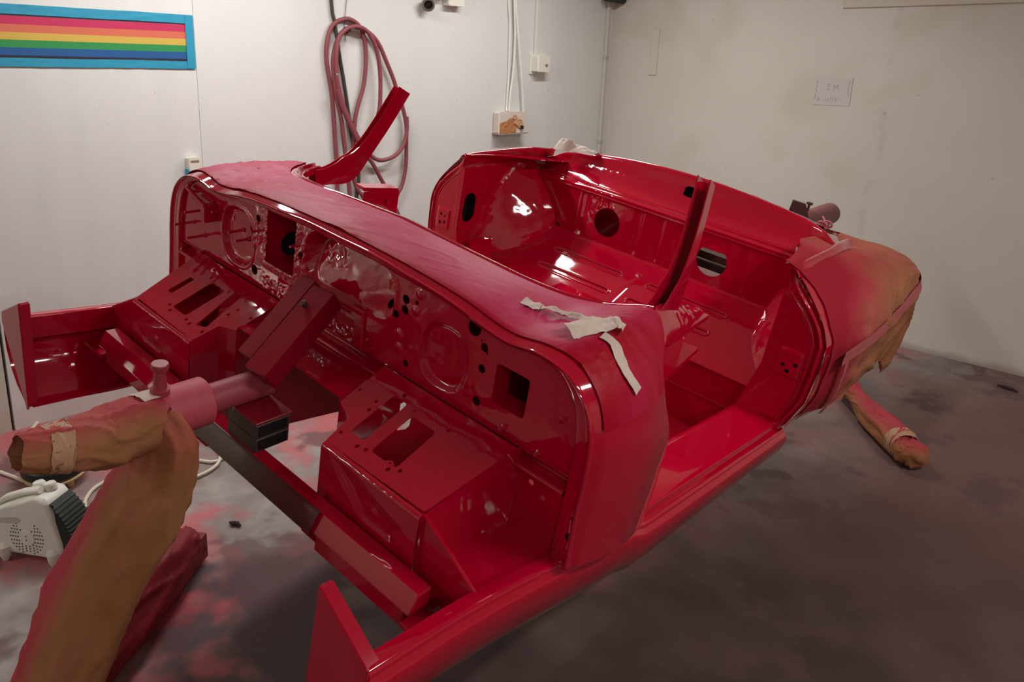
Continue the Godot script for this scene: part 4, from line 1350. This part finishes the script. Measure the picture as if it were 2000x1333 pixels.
	# rear floor bar and its tied neck
	tag(put("masking_paper", paper_tube(V3([-1.33, 0.20, -4.03, -1.28, 0.12, -4.00, -1.15, 0.075, -3.86, -0.98, 0.07, -3.66, -0.83, 0.07, -3.49, -0.75, 0.065, -3.41, -0.735, 0.06, -3.39]), PackedFloat32Array([0.045, 0.055, 0.045, 0.058, 0.062, 0.056, 0.003]), 0.95, Vector3(1, 0, 1), 29.0, func(p: Vector3): return 0.9 * ss(0.07, 0.12, p.y), 0.2), M.paper), "brown masking paper wrapped round the rear floor bar below the tail", "masking paper")
	tag(put("masking_tape", paper_tube(V3([-0.845, 0.07, -3.507, -0.82, 0.07, -3.478, -0.80, 0.069, -3.455]), PackedFloat32Array([0.067, 0.068, 0.067]), 0.95, Vector3(1, 0, 1), 29.0, func(_p: Vector3): return 0.0, 0.06), tp), "beige tape band near the floor end of the rear paper wrap", "masking tape")
	# torn strips on the scuttle
	scuttle_strip("masking_tape", [.235, .50, .26, .50, .285, .51], 0.013, 0.003, 3.0, M.tape, "short clean tape flap furthest towards the middle of the scuttle")
	scuttle_strip("masking_tape", [.290, .50, .32, .50, .36, .49, .40, .48, .43, .45], 0.008, 0.006, 8.0, M.tape, "thin twisted tape strip between the short flap and the crumpled patch", 0.010)
	scuttle_strip("masking_tape", [.438, .20, .46, .34, .482, .44, .50, .46, .525, .47], 0.020, 0.010, 14.0, M.tape, "crumpled pinkish tape patch at the shoulder of the scuttle", 0.012)
	scuttle_strip("masking_tape", [.50, .33, .545, .34, .595, .33, .635, .345, .675, .42], 0.0115, 0.003, 21.0, M.tape, "long curved tape strip hanging down the near scuttle side", 0.007)
	# white paper on the far deck
	g = Geo.new()
	var lump := sheet(40, 18, func(u: float, v: float):
		var a := Vector3(-0.53, 0.20, -1.53).lerp(Vector3(-0.39, 0.205, -1.60), u)
		var h := 0.010 + 0.034 * exp(-pow((u - 0.20) / 0.22, 4.0)) + 0.016 * exp(-pow((u - 0.65) / 0.2, 2.0)) + 0.014 * nz(u * 6.0, v * 3.0, 4.0)
		return a + Vector3(0.01 * sin(u * 9.0), h * sin(v * PI), 0.05 * (0.5 - v)), 0.001)
	o = put("tissue", lump, mat(srgb(214, 200, 190), 0.8))
	o.transform = CAR
	tag(o, "crumpled white paper lump on the far rear deck", "paper")
	# far deck masking film
	var dfilm := sheet(60, 16, func(u: float, v: float):
		var x := lerpf(-0.52, 0.50, u)
		var z := lerpf(-1.645, -1.83, v) + 0.05 * ss(0.42, 0.6, absf(x))
		var vv := (-1.632 - z) / 0.668
		var y := 0.226 - 0.17 * x * x - 0.02 * ss(0.5, 0.6, absf(x)) - 0.15 * vv - 0.08 * vv * vv
		return Vector3(x, y + 0.0025 + 0.007 * absf(nz(x * 9.0, z * 14.0, 3.0)) + 0.004 * nz(x * 30.0, z * 30.0, 6.0), z), 0.0, null, func(p: Vector3): return lin(176, 30, 62).lerp(lin(196, 96, 116), clampf(0.5 + nz(p.x * 10.0, p.z * 14.0, 9.0), 0, 1)))
	o = put("masking_film", dfilm, mat(Color.WHITE, 0.35, 0.5, 0.2, true))
	o.transform = CAR
	tag(o, "crinkled pink masking film along the rear deck behind the cockpit rim", "masking film")
	# ring of rolled tape on the deck by the near wing
	g = Geo.new()
	for k in 2:
		var ring := PackedVector3Array()
		for i in 21:
			var a := TAU * i / 20.0
			ring.append(Vector3(0.468 + 0.014 * k + 0.014 * cos(a), 0.176 + 0.004 * k + 0.011 * sin(a), -1.72 - 0.010 * k + 0.006 * sin(a)))
		g.tube(ring, 0.0038, 8, false)
	g.tube(V3([0.44, 0.185, -1.80, 0.465, 0.178, -1.76, 0.482, 0.176, -1.735]), 0.003, 8)
	o = put("pull_ring", g.mesh(), mat(srgb(190, 110, 118), 0.5))
	o.transform = CAR
	tag(o, "small pinkish double ring on the rear deck beside the near wing", "ring")

# ---------------------------------------------------------------- things on the walls
func wl(y: float, z: float, off := 0.0) -> Vector3:
	return Vector3(-3.57 + off, y, z)

func tube_yz(a: Array, off, r, sides := 10) -> ArrayMesh:
	var p := PackedVector3Array()
	for k in range(0, a.size(), 2):
		var d: float = off if off is float else lerpf(off[0], off[1], float(k) / (a.size() - 2))
		p.append(wl(a[k], a[k + 1], d))
	var g := Geo.new()
	g.tube(spline(p, 5), r, sides)
	return g.mesh(60)

func wall_box(mid: Vector3, size: Vector3, bev := 0.004) -> Geo:
	var g := Geo.new()
	g.box(mid, size, bev)
	return g

func wall_things() -> void:
	# striped poster under painter's tape
	var bands := [[0.0, 0.065, srgb(34, 30, 44)], [0.065, 0.25, srgb(188, 38, 84)], [0.25, 0.42, srgb(204, 104, 78)], [0.42, 0.585, srgb(202, 168, 72)], [0.585, 0.755, srgb(40, 138, 72)], [0.755, 0.925, srgb(24, 84, 144)], [0.925, 1.0, srgb(36, 30, 42)]]
	var st := picture(16, 256, func(_u: float, v: float):
		for b in bands:
			if 1.0 - v < b[1]: return b[2]
		return bands[6][2])
	var pm := mat(Color.WHITE, 0.55)
	pm.albedo_texture = st
	var poster := slab(wl(1.576, -0.30, 0.0022), Vector3(0, 0, -1.403), Vector3(0, 0.176, 0), 0.0012)
	tag(put("striped_poster", poster, pm), "long rainbow striped poster taped high on the left wall", "poster")
	var blue := mat(srgb(38, 144, 176), 0.5)
	for q in [[1.765, 0.038, -0.30, -1.737, "blue painter's tape along the top edge of the rainbow poster"], [1.562, 0.034, -0.30, -1.737, "blue painter's tape along the bottom edge of the rainbow poster"]]:
		var tm := sheet(110, 5, func(u: float, v: float):
			var z := lerpf(q[2], q[3], u)
			return wl(q[0] + (v - 0.5) * q[1] + 0.002 * nz(z * 3.0, q[0], 1.0), z, 0.0036 + 0.0022 * absf(nz(z * 9.0, v * 4.0, q[0] * 9.0))), 0.0006)
		tag(put("painters_tape", tm, blue), q[4], "tape", "blue tape round the poster")
	tag(put("painters_tape", sheet(12, 30, func(u: float, v: float): return wl(lerpf(1.782, 1.547, v), lerpf(-1.700, -1.739, u) , 0.0052 + 0.001 * nz(v * 8.0, u * 3.0, 2.0)), 0.0006), blue), "blue painter's tape up the right end of the rainbow poster", "tape", "blue tape round the poster")
	# thermostat box with blue tape at the wall joint
	var o := root("wall_switch", wl(1.02, -1.685), "small white switch box with blue tape sides, just above the bulkhead corner", "switch")
	putw("body", wall_box(wl(1.07, -1.688, 0.018), Vector3(0.036, 0.14, 0.062), 0.005).mesh(), M.white, o)
	for s in [-1.0, 1.0]:
		putw("tape_strip", wall_box(wl(1.035, -1.688 + s * 0.033, 0.019), Vector3(0.034, 0.10, 0.006), 0.001).mesh(), blue, o)
	putw("rocker", wall_box(wl(1.05, -1.688, 0.038), Vector3(0.006, 0.05, 0.032), 0.002).mesh(), mat(srgb(190, 186, 180), 0.5), o)
	putw("label_strip", wall_box(wl(1.122, -1.688, 0.0375), Vector3(0.002, 0.008, 0.04), 0.0005).mesh(), mat(srgb(150, 120, 100), 0.6), o)
	# air hose in loops over a hook
	o = root("air_hose", wl(0.5, -2.6), "reddish air hose hung in long loops on the left wall", "hose")
	var hm := mat(srgb(134, 66, 72), 0.6)
	var hoses := [[[.45, -2.53, .905, -2.519, 1.064, -2.516, 1.162, -2.51, 1.306, -2.502, 1.429, -2.493, 1.512, -2.478, 1.604, -2.463, 1.694, -2.469, 1.777, -2.507, 1.812, -2.583, 1.802, -2.647, 1.758, -2.695, 1.675, -2.718, 1.571, -2.717, 1.466, -2.701, 1.37, -2.665, 1.293, -2.641, 1.195, -2.63, .997, -2.619, .893, -2.651, .837, -2.695, .6, -2.80], [0.014, 0.026]],
		[[.45, -2.60, .868, -2.588, 1.061, -2.568, 1.276, -2.542, 1.391, -2.515, 1.494, -2.5, 1.595, -2.494, 1.678, -2.514, 1.748, -2.564, 1.772, -2.641, 1.75, -2.731, 1.696, -2.799, 1.602, -2.855, 1.505, -2.907, 1.425, -2.94, 1.333, -2.981, 1.24, -3.005, 1.136, -3.007, .999, -3.003, .894, -2.976, .839, -2.941, .70, -2.87], [0.034, 0.028]],
		[[1.532, -2.504, 1.632, -2.504, 1.724, -2.529, 1.773, -2.611, 1.763, -2.695, 1.709, -2.749, 1.639, -2.782, 1.543, -2.798, 1.446, -2.801, 1.328, -2.79, 1.19, -2.737, 1.06, -2.68], [0.05, 0.045]],
		[[1.522, -2.501, 1.429, -2.522, 1.353, -2.55, 1.275, -2.59, 1.185, -2.643, 1.112, -2.699, 1.063, -2.762, 1.053, -2.827, 1.074, -2.907, 1.128, -2.968, 1.21, -2.995, 1.292, -2.995], [0.05, 0.046]],
		[[1.45, -2.50, 1.353, -2.532, 1.236, -2.595, 1.124, -2.661, 1.039, -2.736, .941, -2.8, .863, -2.853, .72, -2.93], [0.060, 0.05]]]
	for q in hoses: putw("loop", tube_yz(q[0], q[1], 0.0118, 12), hm, o)
	var g := Geo.new()
	g.lathe(wl(1.755, -2.60), Vector3(1, 0, 0), V2([0.0, 0.004, 0.02, 0.004, 0.02, 0.006, 0.008, 0.008, 0.008, 0.06, 0.014, 0.062, 0.014, 0.07, 0, 0.071]), 14)
	putw("hook", g.mesh(), M.steel, o)
	tag(put("air_line", tube_yz([2.40, -2.49, 1.905, -2.505, 1.787, -2.525, 1.633, -2.55, 1.494, -2.576, 1.332, -2.603, 1.176, -2.627, 1.054, -2.66, .952, -2.669, .836, -2.651, .5, -2.62], 0.012, 0.0095), mat(srgb(62, 56, 50), 0.6)), "dark straight air line running down behind the hose loops", "pipe")
	tag(put("wire", tube_yz([2.30, -2.66, 1.86, -2.60, 1.80, -2.59, 1.70, -2.60], 0.006, 0.002, 6), mat(srgb(120, 112, 100), 0.6)), "thin grey wire beside the top of the hose loops", "wire")
	# pipe stub and junction box at the top
	o = root("pipe_stub", wl(1.93, -3.22), "dark open pipe stub sticking out near the top of the left wall", "pipe")
	g = Geo.new()
	g.lathe(wl(1.937, -3.19), Vector3(0.75, -0.25, 0.6), V2([0.0, 0.02, 0.028, 0.0, 0.030, 0.06, 0.036, 0.062, 0.036, 0.09, 0.026, 0.09, 0.024, 0.07, 0, 0.07]), 20)
	putw("pipe", g.mesh(), mat(srgb(96, 88, 78), 0.5), o)
	g = Geo.new()
	g.lathe(wl(1.937, -3.19) + Vector3(0.75, -0.25, 0.6).normalized() * 0.071, Vector3(0.75, -0.25, 0.6), V2([0.024, 0.0, 0.010, 0.003, 0, 0.003]), 16)
	putw("plug", g.mesh(), M.black, o)
	putw("bracket", wall_box(wl(2.0, -3.26, 0.03), Vector3(0.06, 0.08, 0.05)).mesh(), M.white, o)
	tag(put("junction_box", wall_box(wl(2.02, -3.37, 0.03), Vector3(0.06, 0.19, 0.13), 0.006).mesh(), M.white), "white junction box at the top edge of the left wall", "electrical box")
	# socket hanging on two cables
	o = root("power_socket", wl(1.16, -3.92), "paint stained twin socket box with a scrap of brown paper", "socket")
	putw("body", wall_box(wl(1.228, -3.905, 0.03), Vector3(0.06, 0.14, 0.27), 0.008).mesh(), mat(srgb(212, 198, 188), 0.5), o)
	putw("paper_scrap", sheet(20, 12, func(u: float, v: float): return wl(lerpf(1.16, 1.225, v) + 0.05 * u * v + 0.012 * nz(u * 4.0, v * 3.0, 2.0), lerpf(-3.775, -3.93, u), 0.064 + 0.012 * absf(nz(u * 5.0, v * 4.0, 8.0))), 0.001), mat(srgb(178, 118, 72), 0.75), o)
	putw("paper_curl", sheet(20, 10, func(u: float, v: float): return wl(lerpf(1.225, 1.285, v) - 0.05 * u + 0.01 * nz(u * 6.0, v * 3.0, 4.0), lerpf(-3.90, -3.99, u), 0.066 + 0.02 * absf(nz(u * 6.0, v * 4.0, 18.0))), 0.001), mat(srgb(196, 152, 112), 0.75), o)
	putw("plug", wall_box(wl(1.195, -3.985, 0.065), Vector3(0.02, 0.022, 0.03), 0.004).mesh(), M.black, o)
	putw("bottom_lip", wall_box(wl(1.157, -3.905, 0.035), Vector3(0.075, 0.008, 0.28), 0.002).mesh(), mat(srgb(150, 136, 126), 0.5), o)
	var wm := mat(srgb(226, 222, 214), 0.45)
	for q in [[[2.4, -3.86, 1.999, -3.871, 1.865, -3.891, 1.722, -3.894, 1.531, -3.897, 1.301, -3.888], 0.010, "straight white cable down to the paint stained socket"], [[2.4, -3.90, 2.0, -3.912, 1.778, -3.932, 1.554, -3.926, 1.417, -3.908, 1.301, -3.900], 0.022, "slack white cable beside the straight one above the stained socket"], [[2.4, -3.91, 2.001, -3.921, 1.834, -3.945, 1.634, -3.98, 1.439, -4.015, 1.265, -4.041], 0.030, "slanting white cable ending right of the stained socket"]]:
		tag(put("power_cable", tube_yz(q[0], q[1], 0.0075), wm), q[2], "cable", "white cables on the left wall")
	tag(put("connector", tube_yz([1.268, -4.041, 1.25, -4.052, 1.226, -4.045, 1.198, -4.007], 0.03, 0.006), M.black), "small dark plug and lead at the slanting cable's end", "plug")
	# surface conduit with switch
	o = root("isolator_switch", wl(1.56, -4.18), "pale wall switch box at the foot of a short conduit", "switch")
	putw("body", wall_box(wl(1.608, -4.185, 0.035), Vector3(0.07, 0.105, 0.13), 0.006).mesh(), M.white, o)
	putw("base_plate", wall_box(wl(1.606, -4.185, 0.006), Vector3(0.012, 0.13, 0.155), 0.003).mesh(), M.white, o)
	putw("knob", wall_box(wl(1.60, -4.205, 0.073), Vector3(0.01, 0.014, 0.02), 0.002).mesh(), mat(srgb(120, 112, 104), 0.5), o)
	tag(put("conduit", wall_box(wl(2.14, -4.16, 0.012), Vector3(0.024, 0.96, 0.04), 0.004).mesh(), M.wallpaint), "short white wall conduit coming down to the switch box", "conduit")
	# corner conduit in three lengths
	o = root("corner_conduit", wl(0.0, -4.93), "long painted conduit running down the far room corner", "conduit")
	for q in [[0.0, 1.04], [1.05, 1.655], [1.665, 2.10]]:
		putw("length", wall_box(wl((q[0] + q[1]) * 0.5, -4.955, 0.012), Vector3(0.024, q[1] - q[0], 0.034), 0.005).mesh(), mat(srgb(196, 190, 180), 0.5), o)
	for y in [1.045, 1.66]:
		putw("coupling", wall_box(wl(y, -4.955, 0.0135), Vector3(0.027, 0.03, 0.038), 0.004).mesh(), mat(srgb(180, 174, 164), 0.5), o)
	tag(put("ceiling_pipe", tube_yz([2.082, -4.82, 2.078, -5.02], 0.08, 0.035, 16), mat(srgb(44, 36, 34), 0.6)), "dark pipe end in the top corner above the conduit", "pipe")
	# back wall: blanking plate, faded sheet
	var zb := -5.043
	g = Geo.new()
	g.box(Vector3(-3.20, 1.706, zb + 0.004), Vector3(0.062, 0.315, 0.008), 0.002)
	for y in [1.80, 1.60]: g.lathe(Vector3(-3.20, y, zb + 0.008), Vector3(0, 0, 1), V2([0.006, 0, 0.005, 0.002, 0, 0.002]), 10)
	tag(put("blanking_plate", g.mesh(), mat(srgb(204, 195, 181), 0.55)), "narrow upright painted plate on the back wall near the corner", "plate")
	o = root("paper_notice", Vector3(-1.92, 1.40, zb), "faded paper notice with faint handwriting, overpainted on the back wall", "notice")
	var nm := mat(Color.WHITE, 0.6)
	nm.albedo_texture = notice_print()
	var ns := slab(Vector3(-2.036, 1.402, zb + 0.0030), Vector3(0.226, 0, 0), Vector3(0, 0.168, 0), 0.0025)
	putw("sheet", ns, nm, o)

func notice_print() -> ImageTexture:
	# faint pencil strokes: I M, a line of figures, a wavy margin
	var im := Image.create(226, 168, true, Image.FORMAT_RGB8)
	im.fill(srgb(198, 190, 186))
	var strokes := [[78, 44, 100, 44], [90, 44, 86, 74], [76, 76, 100, 74], [118, 76, 122, 46, 132, 64, 144, 44, 146, 76], [34, 122, 28, 138, 44, 136], [42, 126, 40, 146], [60, 134, 68, 133], [82, 122, 80, 142], [94, 122, 92, 144], [112, 118, 102, 146], [124, 120, 122, 142], [136, 122, 144, 126, 138, 132, 146, 140, 134, 144],
		[14, 20, 22, 32, 13, 44, 22, 58, 12, 72, 20, 86, 12, 102, 18, 116, 10, 134], [210, 16, 206, 60, 210, 110]]
	for s in strokes:
		for k in range(0, s.size() - 2, 2):
			var a := Vector2(s[k], s[k + 1])
			var b := Vector2(s[k + 2], s[k + 3])
			for t in 61:
				var q := a.lerp(b, t / 60.0)
				im.fill_rect(Rect2i(int(q.x), int(167.0 - q.y), 2, 2), srgb(128, 120, 124))
	im.generate_mipmaps()
	return ImageTexture.create_from_image(im)

# ---------------------------------------------------------------- things on the floor
func heater_side() -> PackedVector2Array:
	return V2([-0.245, 0.022, -0.03, 0.018, 0.0, 0.03, -0.002, 0.08, -0.016, 0.15, -0.036, 0.205, -0.05, 0.222, -0.085, 0.226, -0.13, 0.212, -0.20, 0.178, -0.245, 0.15, -0.262, 0.10, -0.26, 0.05])

func floor_things() -> void:
	var cream := mat(srgb(226, 224, 212), 0.38)
	var o := root("fan_heater", Vector3(-2.425, 0, -0.635), "white fan heater on the floor left of the paper wrapped post", "heater")
	o.rotation.y = 0.61
	o.scale = Vector3.ONE * 1.08
	var g := Geo.new()
	g.prism(heater_side(), -0.095, 0.012, func(x: float, y: float, w: float): return Vector3(x, y, w), 0.012)
	put("body", g.mesh(50), cream, o)
	# intake: rings of small holes in the side, as dark recesses
	g = Geo.new()
	for ring in [[0.030, 14], [0.038, 18], [0.046, 22], [0.054, 26]]:
		for k in ring[1]:
			var a: float = TAU * k / ring[1]
			if absf(sin(a)) > 0.86 and sin(a) > 0.0 or (ring[0] > 0.05 and absf(cos(a)) < 0.15): continue
			g.lathe(Vector3(-0.118 + cos(a) * ring[0], 0.088 + sin(a) * ring[0], 0.0122), Vector3(0, 0, 1), V2([0.0031, 0.0, 0, 0.0003]), 6)
	put("intake_grille", g.mesh(), mat(srgb(84, 82, 74), 0.8), o).set_meta("kind", "stuff")
	g = Geo.new()
	g.lathe(Vector3(-0.118, 0.088, 0.012), Vector3(0, 0, 1), V2([0.026, 0, 0.024, 0.003, 0, 0.004]), 24)
	put("motor_cap", g.mesh(), cream, o)
	for y in [0.092, 0.080]:
		g = Geo.new()
		g.lathe(Vector3(-0.118, y + 0.002, 0.0155), Vector3(0, 0, 1), V2([0.003, 0, 0.002, 0.001, 0, 0.001]), 8)
		put("screw", g.mesh(), M.steel, o)
	# curved black outlet with slats
	g = Geo.new()
	var face := func(t: float) -> Vector2: return Vector2(0.004 + 0.030 * sin(PI * t) - 0.040 * t * t, lerpf(0.028, 0.205, t))
	for k in 12:
		var a: Vector2 = face.call(k / 12.0)
		var b: Vector2 = face.call((k + 1) / 12.0)
		g.quad(Vector3(a.x, a.y, 0.004), Vector3(a.x, a.y, -0.09), Vector3(b.x, b.y, -0.09), Vector3(b.x, b.y, 0.004))
		g.tri(Vector3(-0.02, a.y, 0.004), Vector3(a.x, a.y, 0.004), Vector3(b.x, b.y, 0.004))
		g.tri(Vector3(-0.02, a.y, 0.004), Vector3(b.x, b.y, 0.004), Vector3(-0.02, b.y, 0.004))
	put("outlet", g.mesh(), mat(srgb(22, 30, 26), 0.5), o)
	for k in 15:
		var a: Vector2 = face.call((k + 0.8) / 16.0)
		g = Geo.new()
		g.box(Vector3(a.x + 0.001, a.y, -0.043), Vector3(0.010, 0.0035, 0.095), 0.001)
		put("slat", g.mesh(), mat(srgb(52, 66, 58), 0.4), o)
	g = Geo.new()
	g.tube(V3([-0.235, 0.165, -0.04, -0.20, 0.190, -0.03, -0.13, 0.222, -0.02, -0.075, 0.236, -0.02]), PackedFloat32Array([0.010, 0.011, 0.011, 0.010]), 12, true, 1.5)
	put("handle", g.mesh(60), cream, o)
	for q in [[-0.068, 0.226], [-0.105, 0.224]]:
		g = Geo.new()
		g.lathe(Vector3(q[0], q[1], -0.05), Vector3(-0.2, 1, 0), V2([0.019, -0.004, 0.019, 0.012, 0.015, 0.018, 0, 0.019]), 20)
		put("knob", g.mesh(), cream, o)
	g = Geo.new()
	g.prism(V2([-0.215, 0.128, -0.15, 0.132, -0.13, 0.142, -0.14, 0.155, -0.185, 0.15, -0.215, 0.14]), 0.010, 0.0135, func(x: float, y: float, w: float): return Vector3(x, y, w), 0.001)
	put("grip_recess", g.mesh(), mat(srgb(188, 184, 172), 0.5), o)
	for q in [[-0.035, 0.012], [-0.035, -0.085], [-0.20, 0.012], [-0.20, -0.085]]:
		g = Geo.new()
		g.lathe(Vector3(q[0], 0, q[1]), Vector3.UP, V2([0.0, 0, 0.008, 0.001, 0.016, 0.02, 0.020, 0.05, 0, 0.06]), 16)
		put("foot", g.mesh(), cream, o)
	# second heater lying under the pipe, black grille up
	o = root("fan_heater", Vector3(-3.02, 0, -0.79), "cream fan heater under the front pipe with black round grille upwards", "heater")
	o.rotation.y = 0.6
	g = Geo.new()
	g.lathe(Vector3(0, 0, 0), Vector3(0.06, 1, 0.10), V2([0, 0.034, 0.09, 0.034, 0.118, 0.046, 0.122, 0.056, 0.112, 0.060, 0, 0.060]), 36)
	put("body", g.mesh(), mat(srgb(206, 190, 140), 0.45), o)
	g = Geo.new()
	g.lathe(Vector3(0, 0, 0), Vector3(0.06, 1, 0.10), V2([0.112, 0.060, 0.119, 0.066, 0.118, 0.098, 0.108, 0.108, 0.06, 0.115, 0, 0.117]), 36)
	put("grille", g.mesh(), mat(srgb(20, 24, 22), 0.45), o)
	for k in 3:
		g = Geo.new()
		g.lathe(Vector3(0.012, 0.0, 0.01), Vector3(0.06, 1, 0.10), V2([0.04 + 0.025 * k, 0.116 - 0.002 * k, 0.043 + 0.025 * k, 0.119 - 0.002 * k, 0.046 + 0.025 * k, 0.116 - 0.002 * k]), 36)
		put("grille_ring", g.mesh(), mat(srgb(30, 38, 34), 0.4), o)
	for a in [0.3, 2.2, 4.4]:
		g = Geo.new()
		g.lathe(Vector3(cos(a) * 0.085, 0, sin(a) * 0.085), Vector3.UP, V2([0, 0, 0.012, 0.0, 0.014, 0.05, 0, 0.055]), 14)
		put("foot", g.mesh(), mat(srgb(206, 190, 140), 0.45), o)
	var cm := mat(srgb(218, 204, 186), 0.5)
	var cords := [[[-3.5, 0.008, -0.45, -3.30, 0.008, -0.60, -3.16, 0.008, -0.66, -3.05, 0.008, -0.70, -2.99, 0.02, -0.74], "cream flex on the floor running left from the second heater"],
		[[-3.62, 0.008, -0.92, -3.42, 0.008, -0.78, -3.25, 0.008, -0.72, -3.15, 0.008, -0.80, -3.1, 0.012, -0.95], "cream flex crossing behind the second heater towards the wall"],
		[[-2.56, 0.06, -0.68, -2.70, 0.008, -0.78, -2.79, 0.008, -0.82, -2.86, 0.008, -0.90, -2.90, 0.008, -1.10, -2.80, 0.008, -1.24, -2.73, 0.008, -1.30, -2.76, 0.008, -1.38, -2.90, 0.012, -1.42, -3.02, 0.012, -1.38, -3.05, 0.008, -1.30], "cream flex looping on the floor behind the paper wrapped post"],
		[[-2.56, 0.03, -0.66, -2.60, 0.008, -0.76, -2.66, 0.008, -0.86, -2.70, 0.012, -1.02, -2.66, 0.012, -1.18, -2.70, 0.012, -1.30, -2.82, 0.016, -1.36, -2.96, 0.02, -1.34], "second cream flex loop lying beside the first behind the post"]]
	for q in cords:
		g = Geo.new()
		g.tube(spline(V3(q[0]), 8), 0.007, 8)
		tag(put("heater_flex", g.mesh(60), cm), q[1], "cable", "cream heater flexes on the floor")
	# scraps
	for q in [[-2.271, -1.143, 0.024, 0.4, "small dark scrap on the grey floor between post and car body"], [-0.69, -4.755, 0.05, -0.25, "dark stick-like scrap on the floor by the back wall"]]:
		g = Geo.new()
		g.tube(V3([-q[2], 0.008, 0, -q[2] * 0.3, 0.011, 0.004, q[2] * 0.4, 0.010, -0.003, q[2], 0.008, 0.002]), PackedFloat32Array([0.004, 0.009, 0.009, 0.004]), 8)
		var s := put("scrap", g.mesh(60), mat(srgb(52, 22, 28), 0.8))
		s.position = Vector3(q[0], 0, q[1])
		s.rotation.y = q[3]
		tag(s, q[4], "scrap")
